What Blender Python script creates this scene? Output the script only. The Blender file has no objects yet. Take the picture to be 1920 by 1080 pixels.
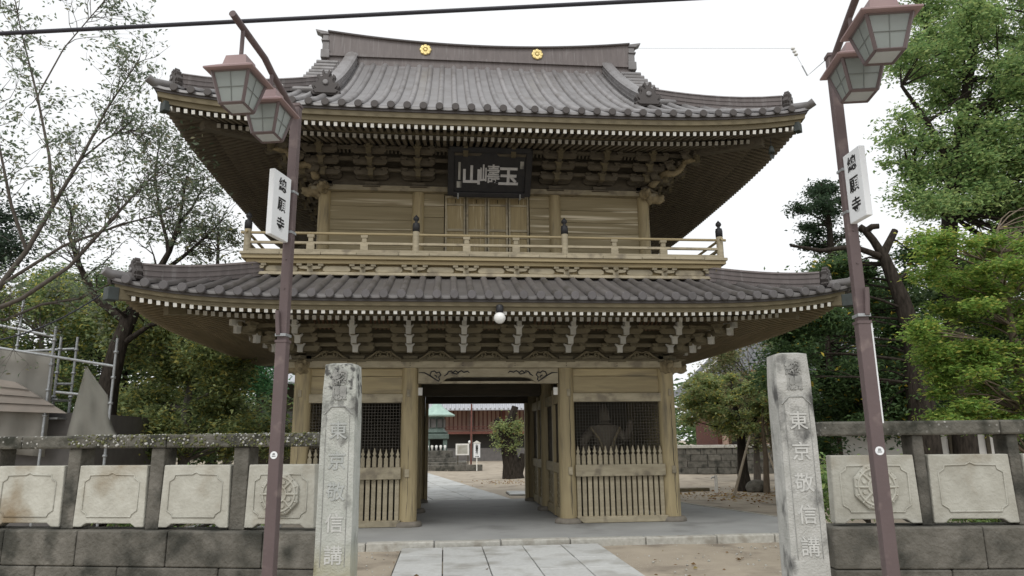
import bpy, bmesh, math, random
import numpy as np
from mathutils import Vector, Matrix
R = math.radians
random.seed(7)
rng = np.random.default_rng(11)
scene = bpy.context.scene
col = scene.collection

# ------------------------------------------------------------------ camera
CAM = Vector((-0.8225, -13.432, 1.5))
YAW, PITCH, ROLL, F = 0.09559, 0.21186, 0.01017, 1323.45      # F in pixels of a 1920 wide picture
fw = Vector((math.sin(YAW) * math.cos(PITCH), math.cos(YAW) * math.cos(PITCH), math.sin(PITCH)))
rt0 = Vector((math.cos(YAW), -math.sin(YAW), 0))
up0 = rt0.cross(fw)
rt = rt0 * math.cos(ROLL) - up0 * math.sin(ROLL)
up = rt0 * math.sin(ROLL) + up0 * math.cos(ROLL)
cd = bpy.data.cameras.new('camera')
cam = bpy.data.objects.new('camera', cd)
col.objects.link(cam)
cam.matrix_world = Matrix(((rt.x, up.x, -fw.x, CAM.x), (rt.y, up.y, -fw.y, CAM.y), (rt.z, up.z, -fw.z, CAM.z), (0, 0, 0, 1)))
cd.sensor_width = 36
cd.lens = F / 1920 * 36
cd.clip_end = 2000
scene.camera = cam

# ------------------------------------------------------------------ sky and light: bright overcast
world = bpy.data.worlds.new('World')
scene.world = world
world.use_nodes = True
nt = world.node_tree
nt.nodes.clear()
SUN_EL, SUN_AZ = 52, 200            # degrees; azimuth clockwise from +Y
sky = nt.nodes.new('ShaderNodeTexSky'); sky.sky_type = 'NISHITA'; sky.sun_disc = False
sky.sun_elevation = R(SUN_EL); sky.sun_rotation = R(SUN_AZ); sky.dust_density = 4; sky.air_density = 1.5
hs = nt.nodes.new('ShaderNodeHueSaturation'); hs.inputs['Saturation'].default_value = .12
bg1 = nt.nodes.new('ShaderNodeBackground'); bg1.inputs[1].default_value = .07
bg2 = nt.nodes.new('ShaderNodeBackground'); bg2.inputs[0].default_value = (.97, .985, 1, 1); bg2.inputs[1].default_value = 1.12
mx = nt.nodes.new('ShaderNodeMixShader'); mx.inputs[0].default_value = .8
wo = nt.nodes.new('ShaderNodeOutputWorld')
nt.links.new(sky.outputs[0], hs.inputs['Color']); nt.links.new(hs.outputs[0], bg1.inputs[0])
nt.links.new(bg1.outputs[0], mx.inputs[1]); nt.links.new(bg2.outputs[0], mx.inputs[2]); nt.links.new(mx.outputs[0], wo.inputs[0])
sl = bpy.data.lights.new('sun', 'SUN'); sl.energy = 1.3; sl.angle = R(25); sl.color = (1, .97, .92)
so = bpy.data.objects.new('sun', sl); col.objects.link(so)
sd = Vector((math.sin(R(SUN_AZ)) * math.cos(R(SUN_EL)), math.cos(R(SUN_AZ)) * math.cos(R(SUN_EL)), math.sin(R(SUN_EL))))
so.rotation_euler = (-sd).to_track_quat('-Z', 'Y').to_euler(); so.location = (0, -20, 30)
scene.view_settings.view_transform = 'Standard'
scene.view_settings.look = 'None'
scene.view_settings.gamma = 1
scene.view_settings.exposure = 0.15
scene.view_settings.use_curve_mapping = False

# ------------------------------------------------------------------ pixel helpers (photo pixels -> directions)
def ray(u, v):
    a = (u - 960) / F; b = (v - 540) / F
    return fw + rt * a - up * b
def at(u, v, Y):
    r = ray(u, v); return CAM + r * ((Y - CAM.y) / r.y)
def gnd(u, v, z=-.12):
    r = ray(u, v); return CAM + r * ((z - CAM.z) / r.z)
def hit(u, v, P, n):
    r = ray(u, v); n = Vector(n); return CAM + r * ((Vector(P) - CAM).dot(n) / r.dot(n))

# ------------------------------------------------------------------ materials
def material(name, c1, c2=None, scale=6, stretch=(1, 1, 1), rough=.75, spec=.3, bump=.0, bscale=40, metal=0, rnd=.0,
             c3=None, c3scale=2, c3lo=.55, c3hi=.7, c3stretch=(1, 1, 1), detail=6, alpha=1, vor=None, crust=()):
    m = bpy.data.materials.new(name); m.use_nodes = True
    t = m.node_tree; N = t.nodes; L = t.links
    b = N['Principled BSDF']
    b.inputs['Roughness'].default_value = rough; b.inputs['Specular IOR Level'].default_value = spec
    b.inputs['Metallic'].default_value = metal; b.inputs['Alpha'].default_value = alpha
    tc = N.new('ShaderNodeTexCoord')
    def noise(sc, st, det=6):
        mp = N.new('ShaderNodeMapping'); mp.inputs['Scale'].default_value = st
        L.new(tc.outputs['Object'], mp.inputs[0])
        n = N.new('ShaderNodeTexNoise'); n.inputs['Scale'].default_value = sc; n.inputs['Detail'].default_value = det
        L.new(mp.outputs[0], n.inputs['Vector']); return n
    def mix(f, a, bb):
        x = N.new('ShaderNodeMix'); x.data_type = 'RGBA'
        for s, v in ((0, f), (6, a), (7, bb)):
            if hasattr(v, 'links'): L.new(v, x.inputs[s])
            else: x.inputs[s].default_value = v
        return x.outputs[2]
    def ramp(src, lo, hi):
        r = N.new('ShaderNodeMapRange'); r.inputs[1].default_value = lo; r.inputs[2].default_value = hi
        L.new(src, r.inputs[0]); return r.outputs[0]
    c = (*c1, 1)
    if c2:
        c = mix(ramp(noise(scale, stretch, detail).outputs[0], .3, .7), (*c1, 1), (*c2, 1))
    if c3:
        c = mix(ramp(noise(c3scale, c3stretch, 8).outputs[0], c3lo, c3hi), c, (*c3, 1))
    if vor:
        vc, vs, vt = vor
        v = N.new('ShaderNodeTexVoronoi'); v.inputs['Scale'].default_value = vs
        L.new(tc.outputs['Object'], v.inputs['Vector'])
        n2 = ramp(noise(2.2, (1, 1, 1)).outputs[0], .5, .62)
        f = ramp(v.outputs['Distance'], vt, vt - .12)
        mm = N.new('ShaderNodeMath'); mm.operation = 'MULTIPLY'; L.new(f, mm.inputs[0]); L.new(n2, mm.inputs[1])
        c = mix(mm.outputs[0], c, (*vc, 1))
    for (zlo, zhi, cc_, sc_, lo_, hi_) in crust:
        sx_ = N.new('ShaderNodeSeparateXYZ'); L.new(tc.outputs['Object'], sx_.inputs[0])
        f = ramp(sx_.outputs[2], zlo, zhi); n_ = ramp(noise(sc_, (1, 1, 1), 10).outputs[0], lo_, hi_)
        mm = N.new('ShaderNodeMath'); mm.operation = 'MULTIPLY'; L.new(f, mm.inputs[0]); L.new(n_, mm.inputs[1])
        c = mix(mm.outputs[0], c, (*cc_, 1))
    if rnd:
        oi = N.new('ShaderNodeObjectInfo')
        hsv = N.new('ShaderNodeHueSaturation')
        r = N.new('ShaderNodeMapRange'); r.inputs[3].default_value = 1 - rnd; r.inputs[4].default_value = 1 + rnd
        L.new(oi.outputs['Random'], r.inputs[0]); L.new(r.outputs[0], hsv.inputs['Value']); hsv.inputs['Fac'].default_value = 1
        if hasattr(c, 'links'): L.new(c, hsv.inputs['Color'])
        else: hsv.inputs['Color'].default_value = c
        c = hsv.outputs[0]
    if hasattr(c, 'links'): L.new(c, b.inputs['Base Color'])
    else: b.inputs['Base Color'].default_value = c
    if bump:
        bp = N.new('ShaderNodeBump'); bp.inputs['Strength'].default_value = bump; bp.inputs['Distance'].default_value = .02
        L.new(noise(bscale, stretch).outputs[0], bp.inputs['Height']); L.new(bp.outputs[0], b.inputs['Normal'])
    return m
def leaf_material(name, rough=.5):
    m = bpy.data.materials.new(name); m.use_nodes = True
    t = m.node_tree; N = t.nodes; L = t.links; b = N['Principled BSDF']
    a = N.new('ShaderNodeAttribute'); a.attribute_name = 'tint'
    L.new(a.outputs['Color'], b.inputs['Base Color']); b.inputs['Roughness'].default_value = rough; b.inputs['Specular IOR Level'].default_value = .25
    tr = N.new('ShaderNodeBsdfTranslucent'); L.new(a.outputs['Color'], tr.inputs[0])
    mxs = N.new('ShaderNodeMixShader'); mxs.inputs[0].default_value = .5
    L.new(b.outputs[0], mxs.inputs[1]); L.new(tr.outputs[0], mxs.inputs[2]); L.new(mxs.outputs[0], N['Material Output'].inputs[0])
    return m

M = {}
WA, WB = (.42, .345, .2), (.32, .26, .15)
M['wood_v'] = material('ochre wood upright', WA, WB, 3, (5, 5, .5), .6, .35, .12, 14, c3=(.19, .16, .105), c3scale=2.5, c3lo=.54, c3hi=.72, c3stretch=(4, 4, .5), rnd=.12)
M['wood_h'] = material('ochre wood level', WA, WB, 3, (.5, 5, 5), .6, .35, .1, 14, c3=(.22, .185, .12), c3scale=2, c3lo=.54, c3hi=.72, c3stretch=(.4, 3, 4), rnd=.12)
M['wood_pale'] = material('pale ochre wood', (.42, .37, .265), (.31, .27, .19), 4, (1, 4, 4), .7, .3, .2, 16, c3=(.22, .19, .14), c3scale=4, c3lo=.54, c3hi=.68, rnd=.14, detail=10)
M['wood_board'] = material('weathered boards', (.33, .28, .175), (.26, .215, .13), 2.4, (.35, 3, 6), .7, .25, .15, 10,
                           c3=(.66, .59, .45), c3scale=3, c3lo=.54, c3hi=.68, c3stretch=(.16, 3, 6), rnd=.06)
M['wood_door'] = material('weathered door boards', (.4, .325, .185), (.3, .24, .135), 3, (9, 6, .5), .7, .25, .1, 12,
                          c3=(.6, .53, .38), c3scale=3, c3lo=.6, c3hi=.75, c3stretch=(12, 3, .6))
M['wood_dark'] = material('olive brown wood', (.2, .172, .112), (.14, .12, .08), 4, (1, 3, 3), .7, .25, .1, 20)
M['wood_aged_shade'] = material('aged wood with painted eave shade', (.165, .145, .112), (.11, .096, .076), 5, (1, 3, 3), .8, .2, .1, 20)  # aged wood, darkened further to put the upper eave's shade into its colour
M['rafter_aged_shade'] = material('aged rafter with painted eave shade', (.19, .162, .122), (.135, .115, .088), 3, (4, .5, 4), .75, .2, rnd=.1)  # rafter colour lowered likewise: shade below the upper roof is painted in
M['corner_cap'] = material('dark bronze cap', (.06, .072, .07), (.045, .052, .05), 6, rough=.55)
M['cove'] = material('reddish brown ribs', (.17, .1, .06), (.12, .075, .045), 6, rough=.8)
M['base_stone'] = material('brown grey base stone', (.25, .225, .19), (.17, .155, .13), 8, rough=.9, bump=.3)
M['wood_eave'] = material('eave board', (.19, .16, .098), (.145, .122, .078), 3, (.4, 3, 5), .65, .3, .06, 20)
M['rafter'] = material('rafter wood', (.23, .185, .115), (.17, .14, .088), 3, (4, .5, 4), .7, .25, rnd=.1)
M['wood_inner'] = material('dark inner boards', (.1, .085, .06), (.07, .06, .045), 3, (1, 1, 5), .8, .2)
M['white_end'] = material('white painted end', (.82, .81, .77), (.7, .69, .64), 9, rough=.7, rnd=.12)
M['grey_end'] = material('greyed painted end', (.6, .59, .55), (.47, .46, .42), 7, rough=.75, rnd=.14)
M['carving'] = material('carved wood', (.33, .27, .165), (.16, .13, .08), 9, rough=.7, bump=.4, bscale=30)
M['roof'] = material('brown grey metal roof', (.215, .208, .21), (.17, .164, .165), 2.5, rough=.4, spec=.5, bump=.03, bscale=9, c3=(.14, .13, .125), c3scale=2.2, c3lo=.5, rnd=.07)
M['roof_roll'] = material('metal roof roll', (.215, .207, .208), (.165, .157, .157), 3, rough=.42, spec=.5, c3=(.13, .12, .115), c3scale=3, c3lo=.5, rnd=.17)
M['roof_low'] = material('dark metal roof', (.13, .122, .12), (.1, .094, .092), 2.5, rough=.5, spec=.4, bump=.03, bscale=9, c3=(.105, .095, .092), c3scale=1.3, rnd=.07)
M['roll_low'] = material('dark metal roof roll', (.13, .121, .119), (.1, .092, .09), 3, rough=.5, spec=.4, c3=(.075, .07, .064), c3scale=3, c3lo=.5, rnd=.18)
M['roof_cap'] = material('roll end cap', (.12, .112, .115), (.095, .088, .088), 5, rough=.5, spec=.4, rnd=.12)
M['ridge'] = material('brown ridge metal', (.165, .142, .138), (.125, .107, .103), 2, (6, 2, 1), .5, .4, c3=(.2, .182, .178), c3scale=3, c3stretch=(8, 2, .5))
M['dark_edge'] = material('dark edge strip', (.08, .072, .07), rough=.6)
M['gold'] = material('gold leaf', (.85, .72, .36), (.72, .56, .22), 14, rough=.4, metal=.45)
M['black'] = material('black lacquer', (.022, .022, .025), (.035, .034, .035), 8, rough=.5)
M['cap_black'] = material('black cast cap', (.03, .03, .033), rough=.45)
M['silver_char'] = material('silvery lettering', (.62, .62, .63), (.5, .5, .52), 9, rough=.55)
M['wire'] = material('dull wire', (.1, .09, .075), rough=.6)
M['statue'] = material('faded painted wood figure', (.2, .175, .135), (.13, .105, .08), 5, rough=.8, bump=.2)
M['concrete'] = material('smooth concrete', (.36, .365, .36), (.29, .295, .29), 1.2, rough=.8, bump=.06, bscale=40, c3=(.18, .18, .175), c3scale=.8, c3lo=.55, c3hi=.75)
M['kerb'] = material('granite kerb', (.5, .49, .45), (.38, .37, .33), 18, rough=.85, bump=.35, bscale=40, c3=(.3, .28, .24), c3scale=4, rnd=.06)
M['slab'] = material('granite slab', (.53, .54, .53), (.46, .465, .45), 22, rough=.8, bump=.1, bscale=60, c3=(.33, .325, .3), c3scale=2.2, c3lo=.5, rnd=.09, detail=10)
M['soil'] = material('sandy soil', (.42, .365, .29), (.33, .285, .225), 2.2, rough=.95, bump=.6, bscale=20, c3=(.2, .17, .135), c3scale=1.6, c3lo=.52, c3hi=.72, detail=12, vor=((.5, .46, .4), 30, .25))
M['stone_dark'] = material('mossy dark stone', (.17, .16, .14), (.095, .09, .076), 7, rough=.92, bump=.9, bscale=26, c3=(.045, .045, .038), c3scale=3.2, c3lo=.48, c3hi=.66, rnd=.16, detail=12)
M['stone_rail'] = material('lichen stone rail', (.16, .152, .13), (.08, .078, .066), 9, rough=.95, bump=1.0, bscale=22, c3=(.035, .036, .028), c3scale=4, c3lo=.47, c3hi=.62, vor=((.42, .415, .39), 22, .28))
M['stone_panel'] = material('pale carved stone', (.5, .495, .44), (.385, .375, .325), 6, rough=.88, bump=.45, bscale=30, c3=(.24, .19, .125), c3scale=1.7, c3lo=.56, c3hi=.74, rnd=.1, detail=10)
M['stone_pillar'] = material('grey granite pillar', (.5, .495, .47), (.36, .36, .335), 7, rough=.9, bump=.55, bscale=60, c3=(.1, .1, .097), c3scale=5, c3lo=.55, c3hi=.68, c3stretch=(1, 1, .6), detail=12)
M['stone_stained'] = material('moss-blackened granite pillar', (.5, .505, .47), (.37, .385, .35), 7, rough=.9, bump=.55, bscale=60, c3=(.12, .12, .112), c3scale=5, c3lo=.58, c3hi=.7, c3stretch=(1, 1, .6), detail=12, crust=((1.75, 2.05, (.1, .1, .096), 16, .5, .6), (.85, .45, (.3, .27, .13), 3, .3, .6)))
M['stone_cut'] = material('weathered carving', (.2, .2, .19), (.38, .38, .36), 14, rough=.95)
M['stone_mid'] = material('grey carved letter', (.34, .36, .345), (.46, .47, .455), 16, rough=.95)
M['stone_char'] = material('pale carved letter', (.6, .6, .575), (.46, .46, .44), 14, rough=.9)
M['pole'] = material('maroon painted steel', (.135, .1, .1), (.11, .082, .082), 3, rough=.55, spec=.35, bump=.1, bscale=30, c3=(.2, .155, .145), c3scale=7, c3lo=.58, c3hi=.72, detail=10)
M['lamp_roof'] = material('faded maroon lamp roof', (.3, .205, .2), (.24, .165, .165), 5, rough=.5, spec=.4)
M['lamp_frame'] = material('maroon lamp frame', (.13, .1, .1), rough=.5)
M['lamp_glass'] = material('milky lamp glass', (.33, .365, .35), (.28, .315, .3), 4, rough=.15, spec=.5)
M['bar_grey'] = material('grey glazing bar', (.2, .215, .205), rough=.5)
M['lamp_white'] = material('white diffuser', (.8, .81, .81), rough=.4)
def translucent(m, f):
    t = m.node_tree; b = t.nodes['Principled BSDF']; tr = t.nodes.new('ShaderNodeBsdfTranslucent'); mm = t.nodes.new('ShaderNodeMixShader'); mm.inputs[0].default_value = f
    tr.inputs[0].default_value = (.8, .83, .82, 1); t.links.new(b.outputs[0], mm.inputs[1]); t.links.new(tr.outputs[0], mm.inputs[2]); t.links.new(mm.outputs[0], t.nodes['Material Output'].inputs[0])
translucent(M['lamp_white'], .6); translucent(M['lamp_glass'], .35)
M['sign_white'] = material('white sign face', (.78, .8, .82), rough=.4)
M['sign_black'] = material('black sign print', (.015, .015, .015), rough=.6)
M['steel'] = material('galvanised pipe', (.42, .44, .45), (.3, .31, .32), 20, rough=.45, metal=.5)
M['net'] = material('grey scaffold net', (.26, .25, .225), (.22, .212, .19), 3, rough=.9, bump=.1, bscale=90)
M['net_thin'] = material('thin grey net', (.25, .245, .215), (.21, .205, .18), 3, rough=.9, alpha=.74)
M['tarp'] = material('pinkish sheeting', (.31, .27, .235), (.25, .225, .2), 3, rough=.85)
M['bark'] = material('dark bark', (.06, .05, .042), (.022, .019, .016), 7, (3, 3, .7), .98, .05, 1.0, 18)
M['bark_grey'] = material('grey bark', (.25, .23, .205), (.15, .135, .12), 5, (3, 3, .8), .95, .1, .4, 25)
M['bark_mid'] = material('mid grey bark', (.13, .115, .1), (.085, .075, .065), 5, (3, 3, .8), .95, .1, .4, 25)
M['bark_soft'] = material('young bark', (.2, .16, .12), (.13, .105, .08), 6, (3, 3, .8), .9, .1, .3, 25)
M['leaf'] = leaf_material('leaves')
M['red_wood'] = material('faded vermilion wood', (.2, .08, .06), (.13, .055, .045), 3, (1, 1, 3), .7)
M['pink_wall'] = material('faded pink shutters', (.5, .35, .28), (.42, .29, .23), 3, (6, 1, .6), .8)
M['grey_roof'] = material('pale ribbed roof', (.47, .48, .51), (.4, .41, .44), 3, rough=.5)
M['kawara'] = material('smoked roof tile', (.19, .195, .205), (.1, .105, .11), 4, rough=.85, bump=.3, bscale=20)
M['plaster'] = material('white plaster', (.75, .74, .71), (.65, .64, .6), 4, rough=.8)
M['bronze'] = material('green bronze', (.13, .175, .155), (.09, .12, .105), 4, rough=.6)
M['verdigris'] = material('verdigris copper roof', (.4, .55, .48), (.32, .45, .4), 4, rough=.6)
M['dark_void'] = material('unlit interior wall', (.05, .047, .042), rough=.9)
M['grey_wall'] = material('grey boarding', (.16, .15, .145), (.12, .115, .11), 4, rough=.85)
M['bamboo'] = material('weathered stake', (.36, .31, .24), (.27, .23, .18), 6, (4, 4, .5), .8)
M['cable'] = material('black cable', (.03, .03, .04), rough=.5)
M['dry_leaf'] = leaf_material('fallen leaves', .8)
M['porcelain'] = material('white porcelain', (.8, .8, .78), rough=.25)
M['moss'] = material('moss', (.09, .11, .04), (.14, .13, .07), 20, rough=1)

# ------------------------------------------------------------------ mesh helpers
class MB:
    def __init__(s): s.v = []; s.f = []; s.m = []; s.sm = []
    def add(s, vs, fs, mi=0, smooth=False):
        o = len(s.v); s.v += [tuple(p) for p in vs]
        for f in fs: s.f.append(tuple(i + o for i in f)); s.m.append(mi); s.sm.append(smooth)
    def box(s, c, d, rot=None, mi=0, taper=1, endmi=None):
        x, y, z = (q / 2 for q in d); vs = []
        for sz, k in ((-1, 1), (1, taper)):
            for sx, sy in ((-1, -1), (1, -1), (1, 1), (-1, 1)): vs.append(Vector((sx * x * k, sy * y * k, sz * z)))
        if rot is not None: vs = [rot @ p for p in vs]
        c = Vector(c); o = len(s.f)
        s.add([p + c for p in vs], [(3, 2, 1, 0), (4, 5, 6, 7), (0, 1, 5, 4), (1, 2, 6, 5), (2, 3, 7, 6), (3, 0, 4, 7)], mi)
        if endmi is not None: s.m[o + 2] = endmi
        return s
    def span(s, x0, x1, y0, y1, z0, z1, mi=0, endmi=None):
        return s.box(((x0 + x1) / 2, (y0 + y1) / 2, (z0 + z1) / 2), (abs(x1 - x0), abs(y1 - y0), abs(z1 - z0)), None, mi, 1, endmi)
    def tube(s, pts, rad, n=8, mi=0, cap=True, smooth=True, flat=1):
        pts = [Vector(p) for p in pts]
        if not hasattr(rad, '__len__'): rad = [rad] * len(pts)
        ref = None; rings = []
        for i, p in enumerate(pts):
            t = (pts[min(i + 1, len(pts) - 1)] - pts[max(i - 1, 0)])
            if t.length < 1e-9: t = Vector((0, 0, 1))
            t.normalize()
            if ref is None:
                ref = Vector((0, 0, 1)) if abs(t.z) < .9 else Vector((1, 0, 0))
            a = (ref - t * ref.dot(t)).normalized(); b = t.cross(a); ref = a
            rings.append([p + (a * math.cos(2 * math.pi * k / n) * flat + b * math.sin(2 * math.pi * k / n)) * rad[i] for k in range(n)])
        vs = [q for r in rings for q in r]; fs = []
        for i in range(len(pts) - 1):
            for k in range(n):
                k2 = (k + 1) % n; fs.append((i * n + k, (i + 1) * n + k, (i + 1) * n + k2, i * n + k2))
        s.add(vs, fs, mi, smooth)
        if cap: s.add(rings[0], [tuple(range(n))], mi); s.add(rings[-1], [tuple(range(n - 1, -1, -1))], mi)
        return s
    def lathe(s, prof, c, n=16, mi=0, smooth=True, rot=None):
        c = Vector(c); vs = []; fs = []
        for r, z in prof:
            for k in range(n):
                p = Vector((r * math.cos(2 * math.pi * k / n), r * math.sin(2 * math.pi * k / n), z))
                vs.append((rot @ p if rot is not None else p) + c)
        for i in range(len(prof) - 1):
            for k in range(n): k2 = (k + 1) % n; fs.append((i * n + k, i * n + k2, (i + 1) * n + k2, (i + 1) * n + k))
        fs2 = [tuple(range(n - 1, -1, -1)), tuple((len(prof) - 1) * n + k for k in range(n))]
        s.add(vs, fs, mi, smooth); o = len(s.v) - len(vs)
        for f in fs2: s.f.append(tuple(i + o for i in f)); s.m.append(mi); s.sm.append(False)
        return s
    def prism(s, poly, y0, y1, mi=0, frame=None, endmi=None):
        """poly: (x, z) outline, ccw seen from -y; extruded y0..y1"""
        n = len(poly); vs = [Vector((x, y0, z)) for x, z in poly] + [Vector((x, y1, z)) for x, z in poly]
        if frame is not None: vs = [frame @ p for p in vs]
        s.add(vs, [tuple(range(n))], mi if endmi is None else endmi)
        o = len(s.v) - 2 * n
        fs = [tuple(range(2 * n - 1, n - 1, -1))] + [(i, i + n, (i + 1) % n + n, (i + 1) % n) for i in range(n)]
        for f in fs: s.f.append(tuple(i + o for i in f)); s.m.append(mi); s.sm.append(False)
        return s
    def mesh(s, name):
        me = bpy.data.meshes.new(name); me.from_pydata(s.v, [], s.f)
        me.polygons.foreach_set('material_index', s.m); me.polygons.foreach_set('use_smooth', s.sm); me.update(); return me
    def build(s, name, mats, parent=None, bevel=0, loc=None, kind=None, label=None):
        me = s.mesh(name)
        for m in (mats if isinstance(mats, (list, tuple)) else [mats]): me.materials.append(M[m])
        o = bpy.data.objects.new(name, me); col.objects.link(o)
        if parent: o.parent = parent
        if loc is not None: o.location = loc
        if bevel:
            b = o.modifiers.new('bevel', 'BEVEL'); b.width = bevel; b.segments = 2; b.limit_method = 'ANGLE'
        if kind: o['kind'] = kind
        if label: o['label'] = label
        return o
def tag(o, label, cat, group=None, kind=None):
    o['label'] = label; o['category'] = cat
    if group: o['group'] = group
    if kind: o['kind'] = kind
    return o
def thing(name, label, cat, loc=(0, 0, 0), rz=0, group=None):
    o = bpy.data.objects.new(name, None); col.objects.link(o); o.empty_display_size = .2
    o.location = loc; o.rotation_euler = (0, 0, rz)
    return tag(o, label, cat, group)
def dup(o, parent=None, loc=None, rot=None, scale=None):
    c = o.copy(); col.objects.link(c)
    if parent: c.parent = parent
    if loc is not None: c.location = loc
    if rot is not None: c.rotation_euler = rot
    if scale is not None: c.scale = scale
    for ch in [q for q in col.objects if q.parent == o]:
        d = ch.copy(); col.objects.link(d); d.parent = c
    return c
def lettering(name, body, size, depth, mat, parent, mtx, bold=0.0, space=1.0, stack=False):
    cu = bpy.data.curves.new(name, 'FONT'); cu.body = '\n'.join(body) if stack else body
    cu.size = size; cu.extrude = depth; cu.align_x = 'CENTER'; cu.align_y = 'CENTER'; cu.offset = bold
    cu.space_line = space; cu.space_character = space if not stack else 1; cu.resolution_u = 3
    t = bpy.data.objects.new(name, cu); col.objects.link(t)
    dg = bpy.context.evaluated_depsgraph_get(); dg.update()
    me = bpy.data.meshes.new_from_object(t.evaluated_get(dg))
    bpy.data.objects.remove(t); bpy.data.curves.remove(cu)
    o = bpy.data.objects.new(name, me); me.name = name; me.materials.clear(); me.materials.append(M[mat]); col.objects.link(o)
    o.parent = parent; o.matrix_local = mtx
    return o
def frame(origin, xaxis, zaxis):
    """text frame: local x along xaxis, local y along zaxis (up), local z towards the reader"""
    x = Vector(xaxis).normalized(); y = Vector(zaxis).normalized(); z = x.cross(y)
    return Matrix(((x.x, y.x, z.x, origin[0]), (x.y, y.y, z.y, origin[1]), (x.z, y.z, z.z, origin[2]), (0, 0, 0, 1)))

# ================================================================== GROUND
def structure(o): o['kind'] = 'structure'; return o
gv = []; gf = []
N = 90
xs = np.concatenate([np.linspace(-400, -16, 14), np.linspace(-15, 18, 67), np.linspace(20, 400, 14)])
ys = np.concatenate([np.linspace(-120, -15, 8), np.linspace(-14, 30, 89), np.linspace(33, 500, 16)])
for y in ys:
    for x in xs:
        near = max(0, 1 - max(abs(x) - 12, abs(y - 8) - 20, 0) / 4)
        gv.append((x, y, -.12 + near * (.012 * math.sin(x * 1.7 + y * .9) + .01 * math.sin(x * .8 - y * 2.3) + random.uniform(-.006, .006))))
nx = len(xs)
for j in range(len(ys) - 1):
    for i in range(nx - 1): gf.append((j * nx + i, j * nx + i + 1, (j + 1) * nx + i + 1, (j + 1) * nx + i))
g = MB(); g.add(gv, gf, 0, True); structure(g.build('ground', 'soil'))

# gate platform: concrete floor with granite kerb stones
plat = [(-6.3, -1.98), (6.15, -1.98), (5.62, -.05), (4.84, 3.22), (4.5, 5.72), (-4.5, 5.5), (-4.9, 3.2), (-5.7, -.05)]
b = MB(); n = len(plat)
b.add([(x, y, 0) for x, y in plat] + [(x, y, -.3) for x, y in plat], [tuple(range(n))] + [(i, i + n, (i + 1) % n + n, (i + 1) % n) for i in range(n)])
plate = structure(b.build('platform', 'concrete'))
x = -6.2
while x < 6.1:
    w = random.uniform(.92, 1.25); x2 = min(x + w, 6.2)
    MB().span(x + .006, x2 - .006, -2.16, -1.985, -.3, .006 + random.uniform(-.006, .006)).build('kerb_stone', 'kerb', plate, bevel=.02)
    x = x2
for (a, c) in ((plat[2], plat[3]), (plat[3], plat[4]), (plat[1], plat[2])):
    d = Vector((c[0] - a[0], c[1] - a[1], 0)); m = (Vector((*a, 0)) + Vector((*c, 0))) / 2 + Vector((d.y, -d.x, 0)).normalized() * .045
    MB().box((m.x, m.y, -.09), (d.length - .02, .08, .2), Matrix.Rotation(math.atan2(d.y, d.x), 3, 'Z')).build('edging_strip', 'kerb', plate, bevel=.01)
# path of slabs up to the platform
path = structure(MB().span(-1.46, 1.56, -14.5, -2.19, -.3, -.105).build('path', 'stone_dark'))
edges = [-1.44, -.83, -.24, .37, .96, 1.54]
for i in range(5):
    y = -2.2
    while y > -14:
        w = random.uniform(.6, 1.3)
        MB().span(edges[i] + .007, edges[i + 1] - .007, y - w + .006, y - .006, -.2, -.066 + random.uniform(-.004, .004)).build('slab', 'slab', path, bevel=.008)
        y -= w
# courtyard path behind the gate
path2 = structure(MB().span(-3.4, .92, 5.0, 26, -.3, -.108).build('courtyard_path', 'stone_dark'))
for i, (a, c) in enumerate(((-3.38, -2.3), (-2.3, -1.2), (-1.2, -.15), (-.15, .9))):
    y = 5.02
    while y < 25.6:
        w = random.uniform(1.0, 1.6)
        MB().span(a + .01, c - .01, y + .008, y + w - .008, -.2, -.07 + random.uniform(-.004, .004)).build('slab', 'slab', path2, bevel=.008); y += w
pv = Vector((.9, 7.3, 0)); path2.matrix_world = Matrix.Translation(pv) @ Matrix.Rotation(R(9), 4, 'Z') @ Matrix.Translation(-pv)
path3 = structure(MB().span(1.12, 6, 8.1, 9.6, -.3, -.109).build('side_path', 'stone_dark'))
x = 1.13
while x < 5.8:
    MB().span(x + .01, x + .8, 8.12, 9.58, -.2, -.072).build('slab', 'slab', path3, bevel=.008); x += .82

# ================================================================== TEMPLE GATE
gate = thing('temple_gate', 'two-storey ochre timber temple gate with sweeping brown metal roofs', 'gate', (0, 0, 0))
YC = 2.485
B, A_ = 3.43, 1.47          # lower column offsets
DEP = 4.97

def column(x, y, z0, z1, r, base=True):
    b = MB(); b.tube([(x, y, z0), (x, y, z0 + .5 * (z1 - z0)), (x, y, z1)], [r * 1.02, r, r * .96], 20)
    if z0 < 1 and y < 1:           # a long drying crack down the trunk
        c = MB()
    o = b.build('column', 'wood_v', gate)
    if base:
        MB().lathe([(r * 1.65, -.02), (r * 1.6, .05), (r * 1.42, .085), (r * 1.05, .09)], (x, y, 0), 20).build('base_stone', 'base_stone', o)
    return o
for y in (0, YC, DEP):
    for x in (-B, -A_, A_, B):
        c = column(x, y, .07, 2.83, .16)
        if y == 0:
            dx = .03 if x > 0 else -.02
            for z, w, h in ((2.36, .06, .13), (.93, .08, .14)):
                MB().span(x + dx - w / 2, x + dx + w / 2, -.185, -.14, z - h / 2, z + h / 2).build('tenon_end', 'wood_pale', c, bevel=.006)
            pts = [(x + dx + random.uniform(-.012, .012) + .01, -.1585, .15 + k * .16) for k in range(9 if x < 0 else 14)]
            MB().tube(pts, [.002] + [random.uniform(.003, .006) for _ in pts[2:]] + [.001], 5).build('drying_crack', 'dark_void', c)

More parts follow.
